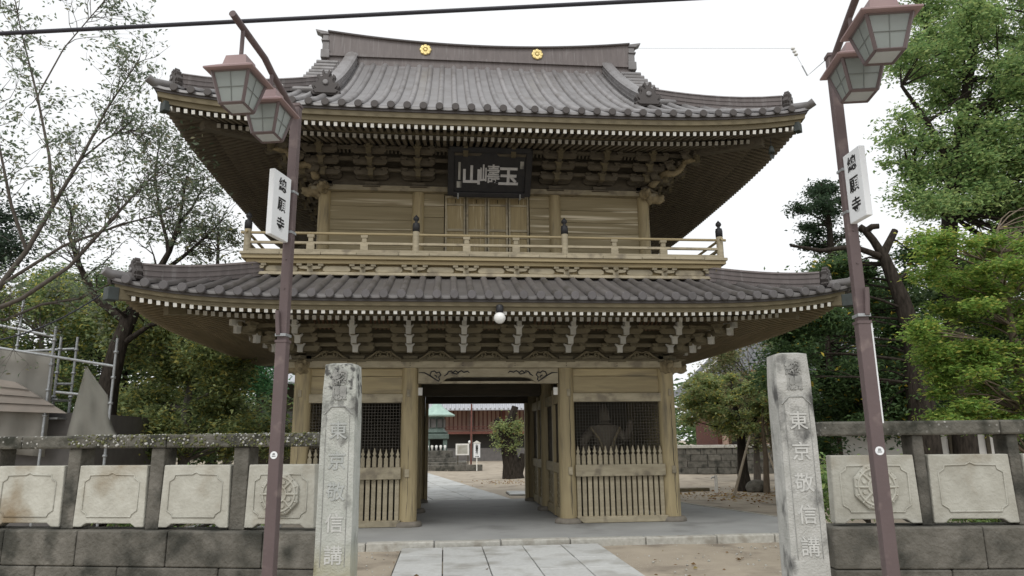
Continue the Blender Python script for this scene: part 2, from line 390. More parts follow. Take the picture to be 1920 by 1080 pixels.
# --- tie beams and plate
def beam(name, *a, mat='wood_h', bevel=.008, parent=gate): return MB().span(*a).build(name, mat, parent, bevel=bevel)
beam('tie_beam', -3.72, 3.72, -.175, .12, 2.832, 2.955, mat='wood_pale')
beam('tie_beam', -3.72, 3.72, DEP - .12, DEP + .175, 2.832, 2.955)
for s in (-1, 1): beam('tie_beam', s * B - .13, s * B + .13, .125, DEP - .125, 2.834, 2.957)
beam('plate_beam', -3.8, 3.8, -.21, .15, 2.957, 2.985, mat='wood_dark')
for x in [-B + .98 * k for k in range(8)]:
    for z in (2.87, 2.915): MB().box((x, -.178, z), (.012, .012, .018)).build('peg', 'dark_void', gate)
# --- rainbow beam over the passage, with scroll carving
ax = A_ - .15
poly = [(-ax, 2.545), (-.93, 2.545), (-.86, 2.585), (-.8, 2.635), (-.7, 2.66), (-.5, 2.667), (.5, 2.667), (.7, 2.66), (.8, 2.635), (.86, 2.585), (.93, 2.545), (ax, 2.545), (ax, 2.828), (-ax, 2.828)]
rb = MB().prism(poly, -.1, .1).build('rainbow_beam', 'wood_pale', gate, bevel=.006)
MB().span(-.92, .92, -.02, .1, 2.55, 2.59).build('beam_lip', 'wood_pale', rb)
def scroll(sx):
    c = MB(); y = -.106
    def T(pts, r=.012): c.tube([(sx * px, y, pz) for px, pz in pts], [r * .5] + [r] * (len(pts) - 2) + [r * .4], 6)
    T([(1.31, 2.745), (1.2, 2.74), (1.1, 2.685), (1.0, 2.62), (.93, 2.575)])
    T([(1.05, 2.66), (1.1, 2.70), (1.08, 2.76), (1.02, 2.775), (.98, 2.74), (.93, 2.755), (.9, 2.70), (.94, 2.66), (.92, 2.61), (.96, 2.585)])
    T([(1.02, 2.7), (.985, 2.68), (.97, 2.645)])
    T([(.84, 2.68), (.78, 2.72), (.76, 2.76), (.7, 2.775), (.68, 2.74), (.63, 2.78), (.58, 2.745), (.52, 2.78), (.47, 2.75), (.4, 2.77), (.36, 2.735)], .013)
    T([(.72, 2.74), (.66, 2.73), (.6, 2.715), (.56, 2.74)], .01)
    return c.build('scroll_carving', 'black', rb)
scroll(-1); scroll(1)

# --- side bays: boards, wire screen, picket barrier
pk = MB(); w = .036
pk.prism([(-w, .1), (w, .1), (w, 1.2), (w * .45, 1.225), (w * .45, 1.24), (w * .95, 1.265), (w * .5, 1.3), (w * .25, 1.35), (0, 1.375), (-w * .25, 1.35), (-w * .5, 1.3), (-w * .95, 1.265), (-w * .45, 1.24), (-w * .45, 1.225), (-w, 1.2)], -.025, .025)
pkm = pk.mesh('picket'); pkm.materials.append(M['wood_pale'])
for s in (-1, 1):
    x0, x1 = sorted((s * (A_ + .145), s * (B - .145)))
    beam('wall_board', x0, x1, -.03, .03, 2.685, 2.828)
    beam('wall_board', x0, x1, -.034, .026, 2.36, 2.68)
    beam('head_rail', x0 - .02, x1 + .02, -.085, .05, 2.195, 2.355, mat='wood_pale')
    wm = MB()
    for k in range(int((x1 - x0) / .056) + 1): wm.span(x0 + k * .056, x0 + k * .056 + .007, .0, .006, .95, 2.2)
    for k in range(int(1.25 / .056) + 1): wm.span(x0, x1, .007, .013, .95 + k * .056, .957 + k * .056)
    wm.build('wire_screen', 'wire', gate, label='dark square-grid wire screen')
    bar = beam('barrier_rail', x0 - .015, x1 + .015, -.165, -.09, .825, 1.035, mat='wood_pale')
    nP = 16
    for k in range(nP):
        o = bpy.data.objects.new('picket', pkm); col.objects.link(o); o.parent = gate
        o.location = (x0 + .05 + (x1 - x0 - .1) * k / (nP - 1), -.06 + random.uniform(-.004, .004), random.uniform(-.012, .01))
    sb = MB().prism([(x0 - .02, .115), (x0 + .1, .005), (x1 - .04, .005), (x1 + .03, .115)][::1], -.17, -.03).build('barrier_sill', 'wood_pale', gate, bevel=.01)
    # enclosing walls of the statue bay
    for k in range(6):
        beam('end_board', s * B - s * .03 - .02, s * B - s * .03 + .02, .16 + k * .42, .16 + k * .42 + .41, .05, 2.83, mat='wood_v')
    beam('end_wall', s * B - .03, s * B + .03, YC + .16, DEP - .16, .05, 2.83, mat='wood_v')
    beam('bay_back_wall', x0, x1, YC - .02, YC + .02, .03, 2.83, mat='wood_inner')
    beam('bay_back_wall', x0, x1, DEP - .04, DEP + .03, .03, 2.83, mat='wood_h')
    # passage side: low panel, rails, upper lattice
    for (ya, yb) in ((.16, YC - .16), (YC + .16, DEP - .16)):
        beam('passage_sill', s * A_ - .06, s * A_ + .06, ya, yb, .02, .2)
        beam('passage_panel', s * A_ - .025, s * A_ + .025, ya, yb, .2, .86, mat='wood_board')
        beam('passage_rail', s * A_ - .075, s * A_ + .075, ya - .06, yb + .06, .86, 1.05)
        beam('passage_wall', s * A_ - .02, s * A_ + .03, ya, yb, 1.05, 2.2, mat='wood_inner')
        beam('passage_lintel', s * A_ - .07, s * A_ + .07, ya, yb, 2.2, 2.4)
        ym = (ya + yb) / 2
        beam('passage_post', s * A_ - .08, s * A_ + .08, ym - .08, ym + .08, .02, 2.5, mat='wood_v')
    MB().span(s * (A_ - .23), s * (A_ - .15), -.02, .05, 2.33, 2.47).build('bracket_plate', 'white_end', gate)
    beam('rear_jamb', s * (A_ - .16), s * (A_ - .24), DEP - .1, DEP + .1, .03, 2.45, mat='wood_v')
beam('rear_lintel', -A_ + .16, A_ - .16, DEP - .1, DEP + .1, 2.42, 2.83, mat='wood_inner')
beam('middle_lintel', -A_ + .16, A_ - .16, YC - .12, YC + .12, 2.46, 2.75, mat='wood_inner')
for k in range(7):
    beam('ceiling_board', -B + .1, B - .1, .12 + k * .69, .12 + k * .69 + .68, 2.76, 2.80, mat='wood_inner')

# --- bracket clusters
def make_bracket(zc0, dz, y0, dy, mats, depth_in=.15):
    """three-stepped bracket cluster, stepping out along -y from (0, 0)"""
    b = MB()
    b.box((0, 0, zc0 - .11), (.3, .3, .06), None, 0, .8); b.box((0, 0, zc0 - .055), (.27, .27, .05))
    b.box((0, -.06, zc0 - .14), (.34, .3, .02))
    for k in range(3):
        z = zc0 + dz * (k + .5); y = y0 - dy * k
        b.span(-.042, .042, y, depth_in, z - .055, z + .05)
        for yy in ([y + .1] if k else [y + .1, y + .1 + dy]):
            L = .33
            prof = [(-L, z + .01), (-L + .05, z - .035), (L - .05, z - .035), (L, z + .01), (L, z + .055), (-L, z + .055)]
            b.prism(prof, yy - .035, yy + .035)
            for sx in (-.27, 0, .27):
                b.box((sx, yy, z + .07), (.075, .1, .03), None, 0, 1); b.box((sx, yy, z + .098), (.12, .13, .032))
    es = []
    for k in range(3):
        e = MB(); z = zc0 + dz * (k + .5); y = y0 - dy * k
        e.prism([(-.046, z - .065), (.046, z - .065), (.05, z + .04), (.085, z + .085), (.085, z + .1), (.04, z + .085), (-.04, z + .085), (-.085, z + .1), (-.085, z + .085), (-.05, z + .04)], y - .014, y + .05); es.append(e)
    z = zc0 + dz * 3.45
    es.append(MB().span(-.04, .04, y0 - dy * 2.3, y0 - dy * 2 + .1, z - .06, z + .04))
    return b, es
def bracket_row(zc0, dz, y0, dy, hx, wy, rear, nx_, ny_, endmat):
    b, es = make_bracket(zc0, dz, y0, dy, None)
    proto = b.build('bracket_cluster', 'wood_dark' if zc0 < 5 else 'wood_aged_shade', gate)
    for e in es: e.build('arm_end', endmat, proto)
    sp = 2 * hx / (nx_ - 1)
    first = True
    for k in range(nx_):
        loc = (-hx + sp * k, wy, 0)
        if first: proto.location = loc; first = False
        else: dup(proto, gate, loc, (0, 0, 0))
    spy = (rear - wy) / ny_
    for s in (-1, 1):
        for k in range(0, ny_ + 1):
            dup(proto, gate, (s * hx, wy + spy * k, 0), (0, 0, s * math.pi / 2))
        dup(proto, gate, (s * hx, wy, 0), (0, 0, s * math.pi / 4), (1, 1.4, 1))
        dup(proto, gate, (s * hx, rear, 0), (0, 0, s * 3 * math.pi / 4), (1, 1.4, 1))
    return proto
bracket_row(3.085, .13, -.46, .27, B, 0, DEP, 8, 5, 'grey_end')
UB, UY, UR = 3.254, .31, 4.66
bracket_row(6.63, .13, -.42, .25, UB, UY, UR, 8, 5, 'wood_dark')
def ring_beams(z, dz, y0, dy, hx, wy, rear, name):
    for k in range(3):
        o = -(y0 - dy * k + .1); zz = z + dz * (k + 1) - .0
        for (xa, xb, ya, yb) in ((-hx - o - .2, hx + o + .2, wy - o + .0, wy - o + .06), (-hx - o - .2, hx + o + .2, rear + o - .06, rear + o)):
            MB().span(xa, xb, ya, yb, zz - .008, zz + .055).build(name, 'wood_dark' if z < 5 else 'wood_aged_shade', gate)
        for s in (-1, 1): MB().span(s * (hx + o) - .03, s * (hx + o) + .03, wy - o - .2, rear + o + .2, zz - .006, zz + .057).build(name, 'wood_dark' if z < 5 else 'wood_aged_shade', gate)
ring_beams(3.085, .13, -.46, .27, B, 0, DEP, 'bracket_purlin')
ring_beams(6.63, .13, -.42, .25, UB, UY, UR, 'bracket_purlin')
# walls behind the brackets
def ring_wall(hx, y0, y1, z0, z1, mat, name):
    beam(name, -hx, hx, y0 - .03, y0 + .03, z0, z1, mat=mat); beam(name, -hx, hx, y1 - .03, y1 + .03, z0, z1, mat=mat)
    for s in (-1, 1): beam(name, s * hx - .03, s * hx + .03, y0 + .03, y1 - .03, z0, z1, mat=mat)
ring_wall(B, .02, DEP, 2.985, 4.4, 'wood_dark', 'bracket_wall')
ring_wall(UB, UY + .04, UR, 6.53, 7.6, 'wood_aged_shade', 'bracket_wall')
# cove ribs between bracket clusters
for (hx, wy, z, o, nm) in ((B, 0, 3.5, .98, 7), (UB, UY, 7.04, .92, 7)):
    sp = 2 * hx / 7
    for k in range(7):
        c = MB()
        for q in range(6):
            xx = -hx + sp * (k + .5) + (q - 2.5) * .075
            c.box((xx, wy - o + .2, z + .06), (.03, .3, .04), Matrix.Rotation(-.5, 3, 'X'))
        c.box((-hx + sp * (k + .5), wy - o + .1, z), (.46, .03, .04))
        c.build('cove_ribs', 'cove' if z < 5 else 'wood_aged_shade', gate, kind='stuff')
# frog-leg struts
fl = MB()
def curl(sx):
    pts = []
    for i in range(15):
        a = -1.2 + i * .45; r = .055 - .0028 * i; pts.append((sx * (.09 + r * math.cos(a)), -.03, .085 + r * math.sin(a)))
    fl.tube(pts, .014, 6)
    fl.tube([(sx * .33, -.03, .012), (sx * .28, -.03, .02), (sx * .22, -.03, .06), (sx * .17, -.03, .1), (sx * .14, -.03, .135), (sx * .08, -.03, .15), (sx * .0, -.03, .12)], [.01, .017, .02, .02, .018, .016, .014], 6)
    fl.tube([(sx * .2, -.03, .01), (sx * .17, -.03, .05), (sx * .2, -.03, .075), (sx * .235, -.03, .045), (sx * .22, -.03, .02)], .013, 6)
curl(-1); curl(1)
fl.prism([(-.32, 0), (.32, 0), (.24, .03), (.1, .05), (0, .075), (-.1, .05), (-.24, .03)], -.02, .02, 1)
p0 = fl.build('frog_leg_strut', ['wood_eave', 'wood_dark'], gate)
for k in range(7):
    loc = (-B + .98 * (k + .5), -.16, 2.99)
    if k == 0: p0.location = loc
    else: dup(p0, gate, loc)
# carved lion-head nosings
def carve(name, blobs, parent, vox=.022, mat='carving'):
    bm = bmesh.new()
    for (c, r, sc) in blobs:
        bmesh.ops.create_icosphere(bm, subdivisions=2, radius=r, matrix=Matrix.Translation(c) @ Matrix.Diagonal((*sc, 1)))
    me = bpy.data.meshes.new(name); bm.to_mesh(me); bm.free(); me.materials.append(M[mat])
    o = bpy.data.objects.new(name, me); col.objects.link(o)
    if parent: o.parent = parent
    rm = o.modifiers.new('remesh', 'REMESH'); rm.mode = 'VOXEL'; rm.voxel_size = vox; rm.use_smooth_shade = True
    return o
rr = random.Random(3)
lion = [((0, 0, 0), .13, (1, .9, .95)), ((.13, 0, -.02), .095, (1.1, .8, .7)), ((.12, 0, -.1), .07, (1.1, .7, .5)), ((.2, 0, .015), .045, (1, 1.2, .8)),
        ((.08, .06, .08), .035, (1, 1, 1)), ((.08, -.06, .08), .035, (1, 1, 1)), ((-.02, .11, .06), .05, (.7, .6, 1)), ((-.02, -.11, .06), .05, (.7, .6, 1))]
for k in range(16):
    a = rr.uniform(0, 6.28); lion.append(((-.08 + rr.uniform(-.05, .03), .12 * math.cos(a), .12 * math.sin(a)), rr.uniform(.035, .055), (1, 1, 1)))
for k in range(5): lion.append(((.15 + .02 * k, 0, -.075 + .01 * (k % 2)), .018, (1, 2.2, 1)))
lh = carve('lion_nosing', lion, gate)
spots = []
for s in (-1, 1):
    ang = 0 if s > 0 else math.pi
    spots += [((s * (B + .2), 0, 2.86), (0, 0, ang), 1.05), ((s * B, -.2, 2.86), (0, 0, -math.pi / 2), 1.0),
              ((s * (UB + .2), UY - .02, 6.42), (0, 0, ang - s * .3), 1.1), ((s * (UB), UY - .3, 6.42), (0, 0, -math.pi / 2), .8)]
for i, (l, r_, sc) in enumerate(spots):
    if i == 0: o = lh
    else: o = lh.copy(); col.objects.link(o)
    o.location = l; o.rotation_euler = r_; o.scale = (sc, sc, sc)
dr = []
for k in range(18):
    t = k / 17; dr.append(((t * .75, .06 * math.sin(t * 9), .1 * math.sin(t * 7) + .3 * t), .085 - .03 * t, (1.2, .8, 1)))
    if k % 3 == 0: dr.append(((t * .75, .06 * math.sin(t * 9), .1 * math.sin(t * 7) + .3 * t + .08), .03, (.8, .6, 1.5)))
dr += [((.8, 0, .3), .09, (1.3, .8, .7)), ((.9, 0, .27), .05, (1.4, .9, .6)), ((.78, .05, .38), .03, (.5, .5, 2)), ((.78, -.05, .38), .03, (.5, .5, 2))]
dg0 = carve('dragon_carving', dr, gate)
for i, s in enumerate((-1, 1)):
    o = dg0 if i == 0 else dg0.copy()
    if i: col.objects.link(o)
    o.location = (s * (UB + .15), UY - .3, 6.62); o.rotation_euler = (0, 0, -math.pi / 4 if s > 0 else -3 * math.pi / 4)

# ------------------------------------------------------------------ roofs
class Roof:
    def __init__(s, HX, HY, z0, lift, p, a, k, S=None, xg=None):
        s.HX, s.HY, s.z0, s.lift, s.p, s.a, s.k, s.S, s.xg = HX, HY, z0, lift, p, a, k, S, xg
    def half(s, side): return s.HX if side in 'FB' else s.HY
    def L(s, side, c): return s.lift * max(0, 1 - (s.half(side) - abs(c)) / s.HX) ** s.p
    def z(s, side, c, q): return s.z0 + s.L(side, c) * max(0, 1 - q / 2.4) ** 1.5 + s.a * q + s.k * q * q
    def smax(s, side, c):
        h = max(0, s.half(side) - abs(c))
        if s.xg is None: return min(h, s.S)
        if side in 'FB': return s.HY if abs(c) <= s.xg else h
        return min(h, s.HX - s.xg)
    def pt(s, side, c, q, dz=0, absz=None):
        z = (s.z(side, c, q) if absz is None else s.z0 + s.L(side, c) + absz) + dz
        if side == 'F': return Vector((c, YC - s.HY + q, z))
        if side == 'B': return Vector((-c, YC + s.HY - q, z))
        if side == 'L': return Vector((-s.HX + q, YC - c, z))
        return Vector((s.HX - q, YC + c, z))
    def out(s, side): return {'F': Vector((0, -1, 0)), 'B': Vector((0, 1, 0)), 'L': Vector((-1, 0, 0)), 'R': Vector((1, 0, 0))}[side]
SP = .275
def roof_sheet(rf, side, parent, name):
    h = rf.half(side); n = int(h / SP * 6); allc = [i * SP / 6 for i in range(-n, n + 1)]; b = MB(); K = 12; K2 = K + 2
    xg = rf.xg if (rf.xg and side in 'FB') else None
    for (lo, hi) in (((-h, -xg), (-xg, xg), (xg, h)) if xg else ((-h, h),)):
        cs = [lo] + [c for c in allc if lo + .004 < c < hi - .004] + [hi]; vs = []
        for c in cs:
            ph = ((c / SP + .5) % 1); sag = -.012 * math.sin(math.pi * ph)
            sm = max(0, h - abs(c)) if (xg and (lo, hi) != (-xg, xg)) else rf.smax(side, c)
            vs.append(rf.pt(side, c, 0, sag - .05))
            for j in range(K + 1): vs.append(rf.pt(side, c, sm * j / K, sag))
        b.add(vs, [(i * K2 + j, (i + 1) * K2 + j, (i + 1) * K2 + j + 1, i * K2 + j + 1) for i in range(len(cs) - 1) for j in range(K2 - 1)], 0, True)
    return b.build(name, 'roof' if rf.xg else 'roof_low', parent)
def roof_rolls(rf, side, parent, joined=False):
    h = rf.half(side); n = int(h / SP); J = MB()
    for i in range(-n - 1, n + 1):
        c = (i + .5) * SP
        if abs(c) > h - .12: continue
        sm = rf.smax(side, c); b = J if joined else MB(); K = max(2, int(sm / .4))
        ca = Vector((1, 0, 0)) if side in 'FB' else Vector((0, 1, 0)); r = .062
        vs = []; m = 7
        for j in range(K + 1):
            q = -.035 + (sm + .035) * j / K
            p = rf.pt(side, c, max(q, 0)) + rf.out(side) * (-min(q, 0))
            for t in range(m):
                a = math.pi * t / (m - 1); vs.append(p + ca * (r * math.cos(a)) + Vector((0, 0, r * 1.12 * math.sin(a) - .004)))
        fs = []
        for j in range(K):
            for t in range(m - 1): fs.append((j * m + t, j * m + t + 1, (j + 1) * m + t + 1, (j + 1) * m + t))
        b.add(vs, fs, 0, True)
        p = rf.pt(side, c, 0) + rf.out(side) * .04
        cr = .066 if rf.xg else .071
        b.tube([p - rf.out(side) * .02, p + rf.out(side) * (.004 if rf.xg else .03), p + rf.out(side) * (.008 if rf.xg else .036)], [cr, cr, cr * .86], 14, 1)
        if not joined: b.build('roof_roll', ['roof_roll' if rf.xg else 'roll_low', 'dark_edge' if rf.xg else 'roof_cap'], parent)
    if joined: J.build('roof_rolls', ['roof_roll', 'roof_cap'], parent, kind='stuff')
def sweep(rf, prof, name, mat, parent, sides='FBLR'):
    """ring swept round the eave; prof = (inward distance, height relative to eave)"""
    b = MB()
    for side in sides:
        h = rf.half(side); T = [math.sin(math.pi / 2 * i / 20) for i in range(-20, 21)]; vs = []
        for t in T:
            for (o, dz) in prof:
                c = t * (h - o); p = rf.pt(side, c, o, 0, dz); p.z = rf.z0 + rf.lift * max(0, 1 - (h - abs(t) * h) / rf.HX) ** rf.p + dz; vs.append(p)
        m = len(prof); fs = [(i * m + j, i * m + j + 1, (i + 1) * m + j + 1, (i + 1) * m + j) for i in range(len(T) - 1) for j in range(m - 1)]
        b.add(vs, fs, 0)
    return b.build(name, mat, parent)
def rafters(rf, parent, s0, s1, z0, slope, w, hgt, endmat, front_single=True, sp=.124, mat='rafter'):
    """z0: centre height at the tip relative to the eave"""
    L = s1 - s0; b = MB(); ang = math.atan(slope)
    def shape(L):
        q = MB(); q.box((0, L / 2, slope * L / 2), (w, math.hypot(L, slope * L), hgt), Matrix.Rotation(ang, 3, 'X'), 0, 1, 1); return q
    cache = {}; J = MB()
    for side in 'FLRB':
        h = rf.half(side); n = int((h - s0 - .1) / sp)
        for i in range(-n, n + 1):
            c = i * sp
            Lc = min(L, h - abs(c) - s0 - .02)
            if Lc < .08: continue
            p = rf.pt(side, c, s0, 0, z0); rz = {'F': 0, 'B': math.pi, 'L': -math.pi / 2, 'R': math.pi / 2}[side]
            if side == 'F' and front_single:
                key = round(Lc, 2)
                if key not in cache:
                    me = shape(key).mesh('rafter'); me.materials.append(M[mat]); me.materials.append(M[endmat]); cache[key] = me
                o = bpy.data.objects.new('rafter', cache[key]); col.objects.link(o); o.parent = parent; o.location = p
            else:
                q = shape(Lc); rot = Matrix.Rotation(rz, 3, 'Z')
                vs = [rot @ Vector(v) + p for v in q.v]; k0 = len(J.f)
                J.add(vs, q.f, 0); J.m[k0 + 2] = 1
    J.build('rafters', [mat, endmat], parent, kind='stuff')
def ridge_run(name, pts, width, height, parent, mat='ridge', sink=.1):
    """a built-up roof ridge following pts (roof surface points)"""
    b = MB(); pts = [Vector(p) for p in pts]; rings = []
    prof = [(-.5, -sink), (-.5, .18), (-.56, .18), (-.56, .24), (-.5, .24), (-.5, .5), (-.55, .5), (-.55, .56), (-.5, .56), (-.5, .8), (-.58, .82), (-.4, .95), (0, 1.02),
            (.4, .95), (.58, .82), (.5, .8), (.5, .56), (.55, .56), (.55, .5), (.5, .5), (.5, .24), (.56, .24), (.56, .18), (.5, .18), (.5, -sink)]
    for i, p in enumerate(pts):
        t = pts[min(i + 1, len(pts) - 1)] - pts[max(i - 1, 0)]; t.z = 0; t.normalize(); sd_ = Vector((t.y, -t.x, 0))
        rings.append([p + sd_ * (x * width) + Vector((0, 0, z * height)) for x, z in prof])
    m = len(prof); vs = [q for r_ in rings for q in r_]
    b.add(vs, [(i * m + j, (i + 1) * m + j, (i + 1) * m + j + 1, i * m + j + 1) for i in range(len(pts) - 1) for j in range(m - 1)])
    b.add(rings[0], [tuple(range(m - 1, -1, -1))]); b.add(rings[-1], [tuple(range(m))])
    return b.build(name, mat, parent)
def oni(parent, loc, rz, sc=1.0):
    b = MB()
    half = [(0, 0), (.22, 0), (.27, .06), (.2, .1), (.255, .17), (.23, .235), (.17, .22), (.145, .3), (.17, .37), (.125, .41), (.1, .35), (.06, .37), (.085, .45), (.045, .5), (.02, .42), (0, .42)]
    poly = half + [(-x, z) for x, z in half[::-1] if x > 0]
    b.prism(poly, -.06, .06); b.prism([(x * .82, z * .84 + .02) for x, z in poly], -.09, -.05)
    o = b.build('ridge_end_ornament', 'dark_edge', parent, bevel=.008)
    MB().lathe([(.05, -.012), (.05, .012), (.03, .02)], (0, -.1, .22), 12, rot=Matrix.Rotation(math.pi / 2, 3, 'X')).build('crest_disc', 'roof_roll', o)
    o.location = loc; o.rotation_euler = (0, 0, rz); o.scale = (sc, sc, sc)
    return o

# lower roof
LR = Roof(5.9, YC + 2.47, 3.745, .25, 6, .36, .018, S=1.8)
UPR = Roof(5.71, YC + 2.148, 7.115, .24, 4.5, .55, .04, xg=3.85)
for rf, tagname, zf in ((LR, 'lower', 3.745), (UPR, 'upper', 7.115)):
    sh = {}
    for side in 'FLRB': sh[side] = roof_sheet(rf, side, gate, tagname + '_roof_slope')
    roof_rolls(rf, 'F', sh['F']); roof_rolls(rf, 'L', sh['L']); roof_rolls(rf, 'R', sh['R']); roof_rolls(rf, 'B', sh['B'], True)
    eave = sweep(rf, [(.025, -.012), (.025, -.10), (.07, -.105)], 'tile_batten', 'dark_edge', gate)
    eave = sweep(rf, [(.05, -.09), (.06, -.165), (.1, -.165), (.105, -.235), (.2, -.235)] if tagname == 'lower' else [(.05, -.09), (.06, -.19), (.11, -.19), (.12, -.275), (.25, -.275)], 'eave_fascia', 'wood_eave', gate)
    if tagname == 'lower':
        fz, fs_, js, jz = 3.49 - zf, .12, .77, 3.507 - zf
    else:
        fz, fs_, js, jz = 6.80 - zf, .15, .72, 6.86 - zf
    sl_f = .2 if tagname == 'lower' else .28
    sweep(rf, [(fs_ - .02, fz + .045), (js + .06, fz + .045 + sl_f * (js + .06 - fs_)), (js + .065, jz + .04), (js + .0, jz + .04), (js - .0, jz + .046), (2.6, jz + .046 + .3 * (2.6 - js))], tagname + '_soffit', 'wood_eave' if tagname == 'lower' else 'wood_aged_shade', gate)
    ep = sweep(rf, [(js - .03, jz + .04), (js - .03, jz + .105), (js + .1, jz + .105)], 'rafter_bearer', 'wood_eave', gate)
    rm_ = 'rafter' if tagname == 'lower' else 'rafter_aged_shade'
    rafters(rf, eave, fs_, js + .1, fz, sl_f, .056, .068, 'white_end', mat=rm_)
    rafters(rf, ep, js - .02, 2.5, jz - .01, .3, .062, .075, 'grey_end', front_single=(tagname == 'lower'), mat=rm_)
    # corner beams
    for sx in (-1, 1):
        for sy in (-1, 1):
            b = MB(); P = lambda q, z: Vector((sx * (rf.HX - q), YC + sy * (rf.HY - q), rf.z0 + rf.lift + z))
            rot = Matrix.Rotation(math.atan2(sy, sx) - math.pi / 2 * 0, 3, 'Z')
            for (qa, qb, za, zb, hh, ww) in ((.06 if tagname == 'lower' else .2, 1.0, fz - .02, fz + .1, .17, .16), (.62, 2.6, jz - .17, jz + .2, .16, .17)):
                a = P(qa, za); c_ = P(qb, zb); d = c_ - a; L = d.length
                rm = d.to_track_quat('X', 'Z').to_matrix()
                b.box((a + c_) / 2, (L, ww, hh), rm)
            cb = b.build('corner_beam', 'wood_eave' if tagname == 'lower' else 'wood_aged_shade', gate)
            a = P(.03 if tagname == 'lower' else .16, fz - .02)
            MB().box(a, (.16, .19, .2) if tagname == 'lower' else (.1, .17, .17), Matrix.Rotation(math.atan2(sy, sx), 3, 'Z')).build('corner_beam_cap', 'corner_cap', cb, bevel=.01)
            # corner ridge with end ornament and tip roll
            q1 = (LR.S if tagname == 'lower' else 2.35)
            hp = [rf.pt('F', sx * (rf.HX - q), q) if sy < 0 else rf.pt('B', -sx * (rf.HX - q), q) for q in np.linspace(.3, q1 - (.05 if tagname == 'lower' else 0), 9)]
            hgt = .27
            rd = ridge_run('corner_ridge', hp, .24, hgt, gate)
            rz = math.atan2(-sy, sx) if False else (math.atan2(sy, sx) + math.pi / 2)
            oni(rd, hp[0] + Vector((sx * .05, sy * .05, -.02)), rz, .72)
            tip = [rf.pt('F', sx * (rf.HX - q), q) if sy < 0 else rf.pt('B', -sx * (rf.HX - q), q) for q in (.32, .15, 0)]
            tip.append(tip[-1] + Vector((sx * .07, sy * .07, .045)))
            MB().tube([p + Vector((0, 0, .03)) for p in tip], .075, 12).build('corner_roll', 'roof_roll', rd)
# upper gables, descending ridges, main ridge
XG = UPR.xg
for s in (-1, 1):
    b = MB(); pts = []
    for q in np.linspace(1.6, UPR.HY, 10): pts.append(UPR.pt('F', s * 3.4, q, -.06))
    for q in np.linspace(UPR.HY, 1.6, 10)[1:]: pts.append(UPR.pt('B', -s * 3.4, q, -.06))
    n = len(pts); b.add([Vector((s * 3.4, p.y, p.z)) for p in pts] + [Vector((s * 3.45, p.y, p.z)) for p in pts], [tuple(range(n)), tuple(range(2 * n - 1, n - 1, -1))] + [(i, i + n, (i + 1) % n + n, (i + 1) % n) for i in range(n)])
    b.build('gable_wall', 'wood_dark', gate)
    for side, sg in (('F', 1), ('B', -1)):
        bp = [UPR.pt(side, sg * s * (XG - .03), q, -.04) for q in np.linspace(1.7, UPR.HY, 12)]
        bb = MB(); vs = []
        for p in bp: vs += [p, p + Vector((0, 0, -.3)), p + Vector((-s * .07, 0, -.3)), p + Vector((-s * .07, 0, 0))]
        bb.add(vs, [(i * 4 + j, i * 4 + (j + 1) % 4, (i + 1) * 4 + (j + 1) % 4, (i + 1) * 4 + j) for i in range(11) for j in range(4)]); bb.build('barge_board', 'wood_eave', gate)
        for q in np.arange(1.75, UPR.HY - .1, .26):
            p = UPR.pt(side, sg * s * XG, q, .045)
            MB().tube([p - Vector((s * .42, 0, 0)), p + Vector((s * .08, 0, 0))], .07, 10).build('verge_roll', 'roof_roll', gate)
        dp = [UPR.pt(side, sg * s * 3.13, q) for q in np.linspace(1.38, UPR.HY - .12, 14)]
        dr_ = ridge_run('descending_ridge', dp, .25, .33, gate, 'roof_roll')
        oni(dr_, dp[0] + Vector((0, -.05 if side == 'F' else .05, -.03)), 0 if side == 'F' else math.pi, 1.05)
b = MB(); T = np.linspace(-3.72, 3.72, 25); vs = []
prof = [(-.16, 10.3), (-.16, 10.56), (-.21, 10.56), (-.21, 10.63), (-.16, 10.65), (-.16, None), (-.2, .0), (-.2, .035), (0, .06), (.2, .035), (.2, .0), (.16, None), (.16, 10.65), (.21, 10.63), (.21, 10.56), (.16, 10.56), (.16, 10.3)]
for x in T:
    top = 10.955 + .235 * (abs(x) / 3.7) ** 2
    for (y, z) in prof: vs.append((x, YC + y, top if z is None else (z if z > 5 else top + z)))
m = len(prof)
b.add(vs, [(i * m + j, i * m + j + 1, (i + 1) * m + j + 1, (i + 1) * m + j) for i in range(24) for j in range(m - 1)])
mr = b.build('main_ridge', 'ridge', gate)
sb = MB(); vs = []
for x in T:
    top = 10.955 + .235 * (abs(x) / 3.7) ** 2
    for (y, z) in ((-.215, .002), (-.215, .04), (0, .072), (.215, .04), (.215, .002)): vs.append((x, YC + y, top + z))
sb.add(vs, [(i * 5 + j, i * 5 + j + 1, (i + 1) * 5 + j + 1, (i + 1) * 5 + j) for i in range(24) for j in range(4)]); sb.build('ridge_cap', 'dark_edge', mr)
